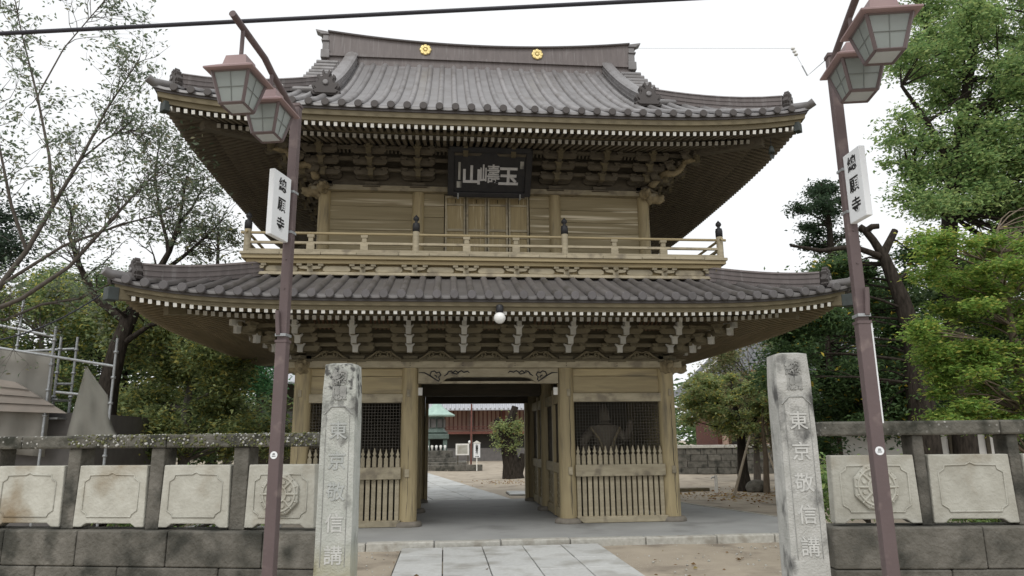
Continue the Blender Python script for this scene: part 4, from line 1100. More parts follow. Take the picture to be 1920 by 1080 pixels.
# small line with insulators right of the roof
c0, c1 = at(1485, 88, -2), at(1514, 142, -2)
ti = thing('insulator_line', 'thin span wire with a stack of white insulators beside the upper roof', 'wire', tuple(c0))
vv = c1 - c0
MB().tube([Vector((4.0, 2.485, 11.22)) - c0, vv * .05, vv * .5, vv, Vector((2.2, -8.56, 4.46)) - c0], .0035, 5).build('wire', 'steel', ti)
for k in range(3): MB().lathe([(.032, -.02), (.04, 0), (.032, .02)], vv * (.06 + .1 * k), 10).build('insulator', 'porcelain', ti)
MB().tube([vv * .65, vv * 1.0], .013, 6).build('clamp', 'steel', ti)

# ================================================================== COURTYARD BEHIND THE GATE
def roof_strip(b, x0, x1, y0, z0, y1, z1, n, mi=0, t=.06, dx0=0, dx1=0):
    b.add([(x0, y0, z0), (x1, y0, z0), (x1 - dx1, y1, z1), (x0 + dx0, y1, z1), (x0, y0, z0 - t), (x1, y0, z0 - t), (x1 - dx1, y1, z1 - t), (x0 + dx0, y1, z1 - t)],
          [(0, 1, 2, 3), (7, 6, 5, 4), (0, 4, 5, 1), (1, 5, 6, 2), (2, 6, 7, 3), (3, 7, 4, 0)], mi)
# main hall seen through the passage
hy = 44.0
hall = thing('temple_hall', 'vermilion temple hall with pink shutters and pale ribbed roof seen through passage', 'building', (3, hy, -.12))
MB().span(-7, 9, 0, 9, 0, 1.0).build('base_wall', 'grey_wall', hall)
MB().span(-7, 9, .5, 9, 1.0, 4.3).build('wall', 'pink_wall', hall)
b = MB()
x = -6.9
while x < 9:
    MB().span(x, x + .1, .38, .46, 2.45, 3.95).build('shutter_post', 'red_wood', hall); x += .34 if random.random() < .8 else .6
for k in range(7): MB().span(-7 + k * 2.6, -6.75 + k * 2.6, .1, .36, 0, 4.1).build('pillar', 'red_wood' if k % 2 else 'grey_wall', hall)
MB().span(-7.2, 9.2, -.7, .4, 2.1, 2.3).build('veranda_floor', 'red_wood', hall)
MB().span(-7.2, 9.2, -.72, -.66, 2.62, 2.68).build('veranda_rail', 'red_wood', hall)
MB().span(-7.2, 9.2, -.72, -.66, 2.42, 2.46).build('veranda_rail', 'red_wood', hall)
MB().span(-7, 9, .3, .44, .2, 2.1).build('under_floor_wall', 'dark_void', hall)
MB().span(-7, 9, .36, .45, 3.95, 4.15).build('lintel', 'red_wood', hall)
b = MB(); roof_strip(b, -9, 11, -1.9, 3.95, 5, 8.2, 1); ro = b.build('roof', 'grey_roof', hall)
for k in range(58):
    x = -8.9 + k * .345; MB().tube([(x, -1.95, 4.0), (x, 5, 8.27)], .07, 6).build('roof_rib', 'grey_roof', ro)
# bronze lantern shrine on a stepped stone base
P = at(818, 875, 29.5)
ls = thing('bronze_shrine', 'green bronze lantern shrine with verdigris roof on a stepped stone base', 'shrine', (P.x, 29.5, -.12))
for (w, z0, z1) in ((1.75, 0, .42), (1.15, .42, .66), (.95, .66, 1.05)):
    MB().span(-w, w, -w, w, z0, z1).build('base_step', 'stone_dark', ls, bevel=.03)
for sx in (-1, 1):
    for sy in (-1, 1): MB().span(sx * .5 - .12, sx * .5 + .12, sy * .5 - .12, sy * .5 + .12, 1.05, 1.75).build('leg', 'bronze', ls)
MB().span(-.42, .42, .1, .42, 1.05, 1.75).build('niche', 'dark_void', ls)
MB().span(-.72, .72, -.72, .72, 1.7, 2.0).build('table', 'bronze', ls, bevel=.04)
MB().lathe([(.62, 2.0), (.7, 2.1), (.55, 2.15), (.5, 2.25), (.46, 2.3), (.46, 2.95), (.5, 3.0)], (0, 0, 0), 8, smooth=False).build('fire_box', 'bronze', ls)
for k in range(8):
    a = k * math.pi / 4 + .39; MB().box((.47 * math.cos(a), .47 * math.sin(a), 2.62), (.05, .3, .5), Matrix.Rotation(a, 3, 'Z')).build('lattice_panel', 'grey_wall', ls)
MB().lathe([(.5, 3.0), (1.05, 3.02), (1.08, 3.1), (.75, 3.28), (.4, 3.55), (.2, 3.8), (.1, 3.85), (.12, 4.0), (.02, 4.15)], (0, 0, 0), 8, smooth=False).build('roof', 'verdigris', ls)
for k in range(5): MB().lathe([(.05, 1.05), (.06, 1.2), (.09, 1.32), (.02, 1.36)], (-.5 + k * .25, -.6, 0), 8).build('flower_vase', 'white_end' if k % 2 else 'porcelain', ls)
lw = thing('low_stone_wall', 'low stone kerb wall in front of the bronze shrine', 'wall', (P.x, 26.2, -.12))
for k in range(5): MB().span(-2.2 + k * .95, -1.27 + k * .95, -.2, .2, 0, .32).build('stone', 'stone_dark', lw, bevel=.02)
# notice boards and pole
P = gnd(876, 882); nb = thing('notice_board', 'white notice board on two dark posts beside the courtyard path', 'notice board', (P.x, P.y, -.12))
for x in (-.52, .04): MB().span(x - .03, x + .03, -.03, .03, 0, 1.5).build('post', 'wood_inner', nb)
MB().span(-.64, .1, -.06, -.03, .82, 1.44).build('board', 'white_end', nb); MB().span(-.55, .01, -.066, -.06, .9, 1.36).build('notice', 'stone_panel', nb)
MB().lathe([(.02, 0)] + [(.1 * math.sin(a), .1 - .1 * math.cos(a)) for a in (.5, 1.2, 1.9, 2.6)], (.14, 0, 1.42), 10).build('small_lamp', 'porcelain', nb)
P = gnd(894, 883); ns = thing('arrow_sign', 'narrow white sign with black lettering and gabled top on a thin post', 'sign', (P.x, P.y, -.12))
MB().span(-.025, .025, -.02, .02, 0, .75).build('post', 'white_end', ns)
MB().prism([(-.18, .7), (.18, .7), (.18, 1.46), (-.18, 1.46)], -.04, 0).build('board', 'sign_white', ns)
MB().prism([(-.24, 1.46), (.24, 1.46), (0, 1.6)], -.07, .03).build('cap', 'white_end', ns)
lettering('print', '御護摩受付', .145, .002, 'sign_black', ns, frame((0, -.043, 1.12), (1, 0, 0), (0, 0, 1)), .002, .62, True)
MB().tube([(-.1, -.044, .76), (.06, -.044, .76)], .012, 4).build('arrow_shaft', 'sign_black', ns); MB().prism([(.05, .73), (.13, .76), (.05, .79)], -.05, -.042).build('arrow_head', 'sign_black', ns)
P = gnd(883, 882); tag(MB().tube([(0, 0, 0), (.03, 0, 3.6)], .05, 8).build('courtyard_pole', 'red_wood', None, loc=(P.x, P.y, -.12)), 'thin reddish pole standing between the two courtyard notices', 'pole')
P = at(793, 845, 22); vs_ = thing('banner_board', 'narrow white upright board at the passage edge before the bronze shrine', 'sign', (P.x, 22, -.12))
MB().span(-.09, .09, -.03, 0, .55, 1.75).build('board', 'sign_white', vs_); MB().span(-.02, .02, .005, .04, 0, 1.7).build('post', 'wood_inner', vs_)

# hall at the right behind a stone wall
w0, w1 = Vector((9.0, 19.2, 0)), Vector((21.0, 17.2, 0)); ang = math.atan2(w1.y - w0.y, w1.x - w0.x)
sw = thing('courtyard_wall', 'dark coursed stone wall with capping behind the staked trees', 'wall', (w0.x, w0.y, -.12), ang)
for r_ in range(4):
    q = -.4 * (r_ % 2)
    while q < 12:
        w = random.uniform(.6, 1.1); MB().span(max(q, 0) + .01, q + w - .01, random.uniform(-.015, .015), .3, r_ * .29 + .006, r_ * .29 + .284).build('stone', 'stone_dark', sw, bevel=.02); q += w
q = 0
while q < 12: MB().span(q + .005, q + 1.49, -.06, .36, 1.16, 1.3).build('cap_stone', 'kerb', sw, bevel=.02); q += 1.5
h2 = thing('side_hall', 'red-walled temple hall with grey tiled gable roof behind the courtyard wall', 'building', (13.2, 22.6, -.12), ang)
MB().span(0, 11, 0, 6, 1.0, 4.1).build('wall', 'red_wood', h2)
MB().span(-.5, 11.5, -.6, 6, .0, 1.0).build('base', 'stone_dark', h2)
for k in range(6):
    MB().tube([(.3 + k * 2, -.4, 1.0), (.3 + k * 2, -.4, 3.9)], .16, 10).build('pillar', 'pink_wall', h2)
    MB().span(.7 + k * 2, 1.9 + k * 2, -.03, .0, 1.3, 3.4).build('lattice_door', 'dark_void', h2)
MB().span(-.6, 11.6, -.6, -.3, 3.7, 3.95).build('eave_beam', 'red_wood', h2)
b = MB(); roof_strip(b, -1.6, 12.6, -2.0, 3.9, 3, 7.0, 1, dx0=3.4, dx1=3.4); b.add([(-1.6, -2, 3.9), (-1.6, 8, 3.9), (1.8, 3, 7.0)], [(0, 2, 1)]); ro = b.build('roof', 'kawara', h2)
for k in range(48):
    x = -1.5 + k * .3; t_ = min(1, (x + 1.6) / 3.4, (12.6 - x) / 3.4)
    if t_ > .1: MB().tube([(x, -2.02, 3.95), (x, -2 + 5 * t_, 3.93 + 3.1 * t_)], .07, 6).build('tile_row', 'kawara', ro)
MB().tube([(-1.75, -2.15, 4.05), (0.1, .5, 5.55), (1.8, 3, 7.15)], .16, 8).build('hip_ridge', 'plaster', ro)
MB().tube([(-1.75, -2.15, 4.25), (0.1, .5, 5.75), (1.8, 3, 7.35)], .13, 8).build('hip_ridge_cap', 'kawara', ro)
MB().tube([(1.6, 3, 7.25), (9.4, 3, 7.25)], .25, 8).build('roof_ridge', 'kawara', ro)
# small lean-to roof at its corner
lo = thing('lean_to', 'small tiled lean-to roof beside the red-walled hall', 'shed', (8.9, 21.2, -.12), ang)
MB().span(-.9, .9, 0, 1.5, 0, 2.0).build('wall', 'red_wood', lo); b = MB(); roof_strip(b, -1.4, 1.4, -.7, 2.0, 1.5, 2.9, 1); b.build('roof', 'kawara', lo)
P = gnd(1344, 925); fp = thing('tap_post', 'short white standpipe with a tap in the sandy courtyard', 'standpipe', (P.x, P.y, -.12))
MB().tube([(0, 0, 0), (0, 0, .52)], .05, 8).build('post', 'plaster', fp); MB().tube([(.02, 0, .47), (-.12, -.02, .47), (-.14, -.02, .42)], .02, 6).build('tap', 'steel', fp)
P = gnd(1300, 921); tag(MB().span(-.7, .5, -.1, .1, 0, .1).build('timber_baulk', 'wood_dark', None, bevel=.02, loc=(P.x, P.y, -.12)), 'dark timber baulk lying on the sand beside the gate', 'timber')

# house and wall fragments far behind the fences
hb = thing('storehouse', 'small white-walled storehouse glimpsed under the right fence rail', 'building', (11.5, 4.5, -.12), R(-8))
MB().span(-2, 2, 0, 3, 0, 2.0).build('wall', 'plaster', hb); MB().span(-2.1, 2.1, -.03, 0, .0, 1.0).build('lower_boards', 'wood_inner', hb)
for k in range(5): MB().span(-2 + k * .95, -1.9 + k * .95, -.05, -.01, 0, 2.0).build('post', 'wood_inner', hb)
b = MB(); roof_strip(b, -2.5, 2.5, -.7, 2.0, 1.6, 3.0, 1); roof_strip(b, -2.5, 2.5, 3.7, 2.0, 1.6, 3.0, 1); b.build('roof', 'kawara', hb)
h3 = thing('small_house', 'small dark house with pale roof edge among the trees left of the gate', 'building', (-6.6, 15.5, -.12), R(8))
MB().span(-1.6, 1.6, 0, 4, 0, 3.9).build('wall', 'wood_inner', h3); b = MB(); roof_strip(b, -2.0, 2.0, -.8, 3.9, 2, 4.9, 1); b.build('roof', 'grey_roof', h3)
for k in range(3): MB().span(-1.4 + k * 1, -.7 + k * 1, -.04, 0, 1.6, 2.8).build('window', 'grey_wall', h3)

# ================================================================== SCAFFOLD AND NETS (left)
Ys = 0.0
sc = thing('scaffold', 'galvanised pipe scaffold with couplers standing behind the left fence', 'scaffold', (-7.5, Ys, -.12))
def S(u, v, y=Ys): return at(u, v, y) - Vector((-7.5, Ys, -.12))
def pipe(a, c, name='pipe', r=.024): return MB().tube([a, c], r, 8).build(name, 'steel', sc)
def standard(u0, v0, u1, v1, y):
    a = S(u0, v0, y); c = S(u1, v1, y); x = (a.x + c.x) / 2
    o = pipe((x, a.y, 0), (x, a.y, a.z), 'standard')
    for k in range(5): MB().lathe([(.042, -.02), (.042, .02)], (x, a.y, a.z - .25 - k * .45), 8).build('coupler', 'steel', o)
standard(102, 612, 85, 800, Ys); standard(110, 630, 100, 800, Ys + .7); standard(142, 632, 130, 800, Ys + .9); standard(221, 634, 208, 745, Ys - .3); standard(40, 555, 36, 660, Ys + 3.5)
pipe(S(-60, 598), S(102, 631), 'ledger'); pipe(S(-60, 643), S(216, 687, Ys - .3), 'ledger'); pipe(S(38, 659, Ys + 1), S(140, 654, Ys + .9), 'transom')
pipe(S(102, 720, Ys + .7), S(136, 720, Ys + .9), 'transom'); pipe(S(105, 735), S(183, 743, Ys - .1), 'ledger'); pipe(S(88, 788, Ys + .5), S(128, 788, Ys + .9), 'transom')
for k in (750, 785): MB().box(S(105, k, Ys + .4), (.3, .5, .03)).build('step_bracket', 'steel', sc)
def cloth(name, grid, mat, label, cat, th=.012):
    """grid: rows of points"""
    b = MB(); m = len(grid[0]); vs = [p for r_ in grid for p in r_]
    b.add(vs, [(i * m + j, i * m + j + 1, (i + 1) * m + j + 1, (i + 1) * m + j) for i in range(len(grid) - 1) for j in range(m - 1)], 0, True)
    o = b.build(name, mat); s_ = o.modifiers.new('thick', 'SOLIDIFY'); s_.thickness = th
    return tag(o, label, cat)
rr_ = random.Random(4)
grid = []
for i in range(9):
    row = []
    for j in range(14):
        u = -60 + (105 + 60 - 22 * i / 8) * j / 13; v = (648 + 14 * j / 13) + (850 - 655) * i / 8
        p = at(u, v, Ys + .15 + .06 * math.sin(j * 1.3 + i * .4) + .04 * math.sin(i * 1.1)); row.append(p)
    grid.append(row)
cloth('scaffold_net', grid, 'net', 'large grey safety net stretched flat over the scaffold side', 'net')
grid = []
for i in range(12):
    t_ = i / 11; row = []
    for j in range(11):
        q = j / 10; ul = 161 - 40 * t_; ur = float(np.interp(t_, (0, .15, .38, .7, .85, 1), (163, 178, 204, 207, 216, 236)))
        u = ul + (ur - ul) * q; v = 686 + 150 * t_ + 6 * math.sin(q * 3.1) * (1 - t_)
        row.append(at(u, v, Ys - .25 - .18 * t_ * (1 - abs(q - .6) * 2) + .07 * math.sin(q * 9 + t_ * 4) * t_ + .05 * math.sin(q * 17 - t_ * 5) * t_))
    grid.append(row)
cloth('draped_net', grid, 'net_thin', 'peaked grey net draped like a tent from a scaffold pipe', 'net')
# sheeted roof being repaired behind the net
sh_ = thing('sheeted_roof', 'pinkish stepped roof sheeting of the building under repair by the scaffold', 'roof', tuple(at(20, 740, Ys - .05)))
o_ = at(20, 740, Ys - .05)
for k in range(4):
    q4 = [at(-60, 702 + 17 * k, Ys - .06) - o_, at(28 + 24 * k, 716 + 15 * k, Ys - .06) - o_, at(52 + 24 * k, 730 + 15 * k, Ys - .1) - o_, at(-60, 718 + 17 * k, Ys - .1) - o_]
    b = MB(); b.add(q4 + [p + Vector((0, .05, 0)) for p in q4], [(0, 3, 2, 1), (4, 5, 6, 7), (0, 1, 5, 4), (1, 2, 6, 5), (2, 3, 7, 6), (3, 0, 4, 7)]); b.build('sheet', 'tarp', sh_)
MB().span(-4, 1.0, .5, 5, -2.4, -.3).build('wall', 'grey_wall', sh_)

# ================================================================== TREES
def leaf_mesh(name, pos, size, palette, parent, seed, upbias=.6, hang=0.0, width=.45, mat='leaf', kind=None, weights=None):
    """one mesh of folded leaf faces at pos (n, 3)"""
    r = np.random.default_rng(seed); n = len(pos)
    d = r.normal(size=(n, 3)); d[:, 2] = d[:, 2] * (1 - upbias) - hang; d /= np.linalg.norm(d, axis=1)[:, None] + 1e-9
    nn = r.normal(size=(n, 3)) * .6; nn[:, 2] += 1.0 * upbias + .2
    s = np.cross(d, nn); s /= np.linalg.norm(s, axis=1)[:, None] + 1e-9
    up_ = np.cross(s, d)
    L = size * r.uniform(.65, 1.25, n)[:, None]
    v = np.empty((n, 4, 3)); v[:, 0] = pos; v[:, 2] = pos + d * L
    mid = pos + d * L * .5 + up_ * L * .06
    v[:, 1] = mid + s * L * width * .5 + up_ * L * .1; v[:, 3] = mid - s * L * width * .5 + up_ * L * .1
    me = bpy.data.meshes.new(name)
    me.vertices.add(4 * n); me.vertices.foreach_set('co', v.reshape(-1).astype(np.float32))
    me.loops.add(4 * n); me.loops.foreach_set('vertex_index', np.arange(4 * n, dtype=np.int32))
    me.polygons.add(n); me.polygons.foreach_set('loop_start', np.arange(0, 4 * n, 4, dtype=np.int32)); me.polygons.foreach_set('loop_total', np.full(n, 4, dtype=np.int32))
    pal = np.array(palette); w = None if weights is None else np.array(weights) / sum(weights)
    c = pal[r.choice(len(pal), n, p=w)] * r.uniform(.7, 1.3, n)[:, None]
    at_ = me.color_attributes.new('tint', 'FLOAT_COLOR', 'CORNER')
    cc = np.ones((n, 4, 4), dtype=np.float32); cc[:, :, :3] = c[:, None, :]; at_.data.foreach_set('color', cc.reshape(-1))
    me.update(calc_edges=True); me.materials.append(M[mat])
    o = bpy.data.objects.new(name, me); col.objects.link(o)
    if parent: o.parent = parent
    if kind: o['kind'] = kind
    return o
def curved(a, c, r, bend=.15, n=5):
    a, c = Vector(a), Vector(c); L = (c - a).length
    off = Vector((r.uniform(-1, 1), r.uniform(-1, 1), r.uniform(-.2, .9))) * L * bend
    return [a.lerp(c, i / n) + off * math.sin(math.pi * i / n) for i in range(n + 1)]
def clump_tree(name, label, trunk, radii, clumps, n_leaf, leaf, palette, seed, bark='bark', group=None, weights=None, upbias=.55, hang=.15, br=.035, limbs=(), width=.45, shell=.5, cat='tree', maxbr=999, crown_from=0):
    """clumps: (centre, (rx, ry, rz), weight). A branch runs from the trunk or a limb to each clump."""
    base = Vector(trunk[0]); t = thing(name, label, cat, tuple(base), 0, group); r = random.Random(seed)
    w = MB(); tp = [Vector(p) - base for p in trunk]
    w.tube(tp, radii, 9)
    nodes = []
    for i in range(crown_from, len(tp) - 1):
        for k in range(4): nodes.append((tp[i].lerp(tp[i + 1], k / 4), radii[i] + (radii[i + 1] - radii[i]) * k / 4))
    nodes.append((tp[-1], radii[-1]))
    for lp, lr in limbs:
        lp = [Vector(p) - base for p in lp]; w.tube(lp, lr, 7)
        for i in range(len(lp)): nodes.append((lp[i], lr[i]))
    rg = np.random.default_rng(seed); pos = []
    tot = sum(c[2] for c in clumps)
    for ci, (c, rad, wt) in enumerate(clumps):
        c = Vector(c) - base
        if ci < maxbr:
            nd = min(nodes, key=lambda q: (q[0] - c).length + max(0, q[0].z - c.z + .2) * 1.5)
            pts = curved(nd[0], c, r); r0 = min(nd[1] * .6, br)
            w.tube(pts, [r0 * (1 - .75 * i / (len(pts) - 1)) for i in range(len(pts))], 5, cap=False)
            for k in range(4):
                e = c + Vector((r.gauss(0, .5) * rad[0], r.gauss(0, .5) * rad[1], r.gauss(0, .5) * rad[2])); s_ = pts[r.randint(2, len(pts) - 1)]
                w.tube(curved(s_, e, r, .1, 3), [r0 * .35, r0 * .28, r0 * .2, r0 * .1], 4, cap=False)
        n = max(3, int(n_leaf * wt / tot)); q = rg.normal(size=(n, 3)); q /= np.linalg.norm(q, axis=1)[:, None]
        rr2 = np.minimum(np.abs(rg.normal(.62, .36, n)), 1.75)
        pos.append(np.array(c)[None] + q * rr2[:, None] * np.array(rad)[None])
    w.build('trunk', bark, t)
    leaf_mesh('crown', np.concatenate(pos), leaf, palette, t, seed + 1, upbias, hang, width, weights=weights)
    return t
def px_clumps(region, Y, n, rad, seed, flat=.7, var=.35, dens=None):
    """n clumps whose centres lie in a pixel box or polygon, at depths Y=(lo, hi)"""
    r = random.Random(seed); out = []
    xs_ = [p[0] for p in region]; ys_ = [p[1] for p in region]
    def inside(x, y):
        c = False; j = len(region) - 1
        for i in range(len(region)):
            xi, yi = region[i]; xj, yj = region[j]
            if (yi > y) != (yj > y) and x < (xj - xi) * (y - yi) / (yj - yi) + xi: c = not c
            j = i
        return c
    while len(out) < n:
        u, v = r.uniform(min(xs_), max(xs_)), r.uniform(min(ys_), max(ys_))
        if not inside(u, v): continue
        y = r.uniform(*Y); k = rad * r.uniform(1 - var, 1 + var)
        out.append((at(u, v, y), (k, k * .95, k * flat), k ** 2))
    return out
def on_ground(p, z=-.12): return Vector((p[0], p[1], z))

DG = [(.12, .19, .085), (.16, .235, .1), (.095, .155, .078), (.2, .27, .11)]
MG = [(.23, .35, .13), (.29, .41, .15), (.17, .28, .11), (.36, .45, .17)]
YG = [(.33, .4, .18), (.4, .46, .19), (.25, .33, .14), (.6, .54, .14), (.43, .38, .18)]
LM = [(.22, .36, .08), (.3, .43, .1), (.17, .29, .07), (.4, .47, .11), (.5, .49, .12)]

# --- right side
Y0 = 3.0
tr = [on_ground(at(1800, 800, Y0)), at(1790, 640, Y0), at(1778, 480, Y0), at(1781, 395, Y0), at(1800, 250, Y0 + .2), at(1830, 60, Y0 + .3), at(1850, -160, Y0 + .4)]
limbs = [([at(1781, 400, Y0), at(1755, 392, Y0 - .2), at(1727, 378, Y0 - .3)], [.13, .12, .11]), ([at(1790, 330, Y0), at(1740, 230, Y0 - .5), at(1690, 160, Y0 - .8)], [.1, .07, .04]),
         ([at(1800, 250, Y0), at(1880, 160, Y0 - .5), at(1960, 60, Y0 - .8)], [.1, .08, .05]), ([at(1815, 150, Y0), at(1740, 60, Y0), at(1700, -40, Y0)], [.08, .06, .04])]
cl = px_clumps([(1700, -120), (2080, -120), (2080, 520), (1870, 500), (1800, 380), (1720, 400), (1650, 330), (1665, 230), (1720, 195), (1680, 130), (1710, 60)], (1.0, 5.5), 330, .5, 21, .7, .5)
clump_tree('big_tree', 'tall mid-green leafy tree with a sawn limb towering over the right fence', tr, [.3, .24, .2, .19, .15, .1, .05], cl, 130000, .118, MG, 31, limbs=limbs, upbias=.6, crown_from=3)
# maple
Y0 = -3.6
tr = [on_ground(at(1925, 800, Y0)), at(1915, 700, Y0), at(1895, 610, Y0), at(1880, 520, Y0), at(1870, 430, Y0)]
cl = px_clumps([(1715, 450), (1760, 435), (1850, 455), (1930, 400), (2040, 400), (2040, 810), (1765, 805), (1725, 765), (1750, 700), (1712, 640), (1745, 565)], (Y0 - .7, Y0 + .9), 150, .27, 88, .42, .4)
clump_tree('maple_tree', 'bright lime-green maple tree in layered sprays behind the right fence', tr, [.09, .07, .055, .04, .02], cl, 70000, .078, LM, 33, bark='bark_soft', upbias=.75, hang=.12, br=.02, width=.38, weights=[4, 3, 3, 2, 1])
# pruned dark trunk
Y0 = 1.2
tr = [on_ground(at(1728, 790, Y0)), at(1722, 720, Y0), at(1715, 640, Y0), at(1690, 560, Y0), at(1665, 500, Y0), at(1655, 475, Y0)]
limbs = [([at(1655, 478, Y0), at(1637, 450, Y0), at(1622, 432, Y0), at(1612, 425, Y0)], [.1, .085, .08, .075]), ([at(1655, 478, Y0), at(1668, 452, Y0), at(1678, 432, Y0)], [.1, .085, .075]),
         ([at(1622, 434, Y0), at(1635, 425, Y0 - .1), at(1648, 424, Y0 - .2)], [.075, .07, .06]), ([at(1650, 480, Y0), at(1600, 462, Y0), at(1540, 470, Y0), at(1482, 460, Y0)], [.08, .06, .05, .03])]
cl = px_clumps([(1450, 560), (1600, 540), (1720, 600), (1720, 800), (1560, 800), (1440, 700)], (1.5, 4.0), 34, .5, 41, .6) + px_clumps([(1560, 490), (1720, 470), (1720, 560), (1560, 560)], (1.5, 3.5), 12, .4, 44, .6)
clump_tree('pruned_tree', 'dark-trunked tree with sawn-off forked limbs behind the right lamp post', tr, [.34, .27, .22, .17, .13, .11], cl, 50000, .12, [(.1, .17, .07), (.13, .21, .08), (.075, .13, .06), (.6, .48, .08)], 35, limbs=limbs, weights=[5, 5, 4, .45], hang=.25, crown_from=1)
# yellowing shrubby tree behind the right pillar
Y0 = 5.5
cl = px_clumps([(1380, 640), (1470, 600), (1700, 560), (1720, 800), (1540, 850), (1480, 800), (1420, 720)], (4.5, 8), 40, .6, 51, .7)
clump_tree('evergreen_tree', 'dense dark evergreen tree filling the gap behind the paler pillar', [on_ground(at(1560, 850, Y0)), at(1560, 720, Y0), at(1550, 620, Y0)], [.16, .12, .06], cl, 36000, .14, [(.1, .18, .08), (.13, .22, .09), (.08, .14, .07), (.17, .25, .1)] + [(.4, .34, .06)], 37, weights=[4, 4, 4, 3, .4])
# feathery tree behind the roof corner
Y0 = 10.0
cl = px_clumps([(1500, 350), (1560, 340), (1600, 380), (1610, 470), (1560, 480), (1490, 470), (1490, 400)], (9, 11.5), 22, .5, 61, .6)
clump_tree('feathery_tree', 'feathery grey-green tree rising behind the right end of lower roof', [on_ground(at(1570, 850, Y0)), at(1565, 600, Y0), at(1555, 420, Y0), at(1540, 345, Y0)], [.22, .16, .1, .04], cl, 9000, .13, [(.05, .085, .045), (.07, .11, .06), (.04, .07, .04)], 39, hang=.3)
cl = px_clumps([(1440, 560), (1500, 490), (1620, 480), (1640, 640), (1450, 680)], (9, 12), 24, .8, 62, .7)
clump_tree('broadleaf_tree', 'mid-green broadleaf tree behind the lower roof corner, partly hidden by it', [on_ground(at(1540, 850, 10.5)), at(1540, 640, 10.5), at(1540, 560, 10.5)], [.25, .18, .08], cl, 17000, .16, DG, 40)
# staked young trees in the courtyard
Y0 = 7.9
cl = px_clumps([(1275, 740), (1310, 700), (1380, 690), (1440, 720), (1470, 760), (1450, 800), (1380, 820), (1330, 815), (1290, 790)], (7.2, 8.6), 34, .3, 71, .6)
tb = gnd(1398, 922)
clump_tree('staked_tree', 'small yellow-green tree with stout dark trunk and stakes in the courtyard', [Vector(tb), at(1393, 880, tb.y), at(1390, 825, tb.y), at(1378, 760, tb.y), at(1372, 720, tb.y)], [.24, .16, .13, .07, .03], cl, 12000, .12, YG, 43, bark='bark', br=.03, weights=[4, 3, 3, 1.2, 1.5], hang=.3,
           limbs=[([at(1390, 825, tb.y), at(1420, 780, tb.y), at(1440, 730, tb.y)], [.08, .05, .03]), ([at(1390, 825, tb.y), at(1350, 770, tb.y), at(1320, 730, tb.y)], [.08, .05, .03])])
cl = px_clumps([(1275, 690), (1330, 665), (1400, 640), (1470, 650), (1475, 830), (1400, 835), (1300, 800)], (11, 14.5), 46, .55, 171, .7)
clump_tree('garden_tree', 'loose olive-brown tree screening the red-walled hall above the stone wall', [on_ground(at(1420, 900, 13)), at(1418, 820, 13), at(1410, 720, 13)], [.14, .1, .05], cl, 9000, .14, [(.2, .23, .1), (.26, .27, .12), (.15, .19, .09), (.3, .25, .13)], 173, bark='bark_mid')
tb2 = gnd(1438, 925)
cl = px_clumps([(1420, 700), (1470, 690), (1480, 790), (1440, 810)], (6.6, 7.6), 14, .26, 73, .8)
clump_tree('slim_tree', 'slim young brown-stemmed tree beside the stout staked one', [Vector(tb2), at(1436, 860, tb2.y), at(1430, 800, tb2.y), at(1428, 720, tb2.y)], [.1, .075, .05, .02], cl, 2600, .1, YG + [(.4, .1, .05)], 47, bark='bark_soft', br=.02, weights=[4, 3, 3, 1.2, 1.5, .3], hang=.3)
for i, (u0, v0, u1, v1, dy, lb) in enumerate(((1376, 931, 1406, 818, .2, 'pale slanting stake propping the stout trunk'), (1467, 922, 1428, 760, -.2, 'long pale slanting stake propping the slim stem'), (1462, 905, 1440, 850, .3, 'short dark stake behind the slim stem'))):
    a = gnd(u0, v0); c = at(u1, v1, a.y + dy)
    tag(MB().tube([(0, 0, 0), c - a], [.045, .035], 8).build('tree_stake', 'bamboo', None, loc=a), lb, 'stake')
rk = gnd(1405, 922)
o = carve('mossy_rock', [((0, 0, .15), .3, (1.2, .9, .8)), ((.2, .1, .1), .22, (1, 1, .8)), ((-.15, -.05, .08), .2, (1, 1, .7))], None, .04, 'stone_dark'); o.location = (rk.x + .1, rk.y - .35, -.12)
tag(o, 'dark rounded rock at the foot of the stout staked tree', 'rock')

# --- tree seen through the passage
tb = gnd(962, 897)
y = tb.y
cl = px_clumps([(920, 800), (960, 790), (985, 800), (985, 835), (950, 845), (925, 830)], (y - .6, y + .2), 18, .34, 81, .8)
clump_tree('old_pruned_tree', 'old gnarled tree with hollow trunk and sawn limbs seen through the passage', [Vector(tb) + Vector((0, 0, -.05)), at(958, 870, y), at(953, 840, y), at(945, 810, y), at(943, 792, y)], [.5, .36, .33, .28, .2], cl, 2600, .11, YG[:3] + [(.3, .25, .06)], 83, bark='bark',
           limbs=[([at(948, 815, y), at(955, 795, y), at(962, 775, y), at(966, 762, y)], [.26, .2, .17, .15]), ([at(943, 805, y), at(935, 792, y), at(930, 785, y)], [.2, .15, .13]), ([at(966, 895, y), at(976, 870, y), at(980, 850, y)], [.3, .2, .1])], weights=[3, 3, 3, 1], hang=.2)

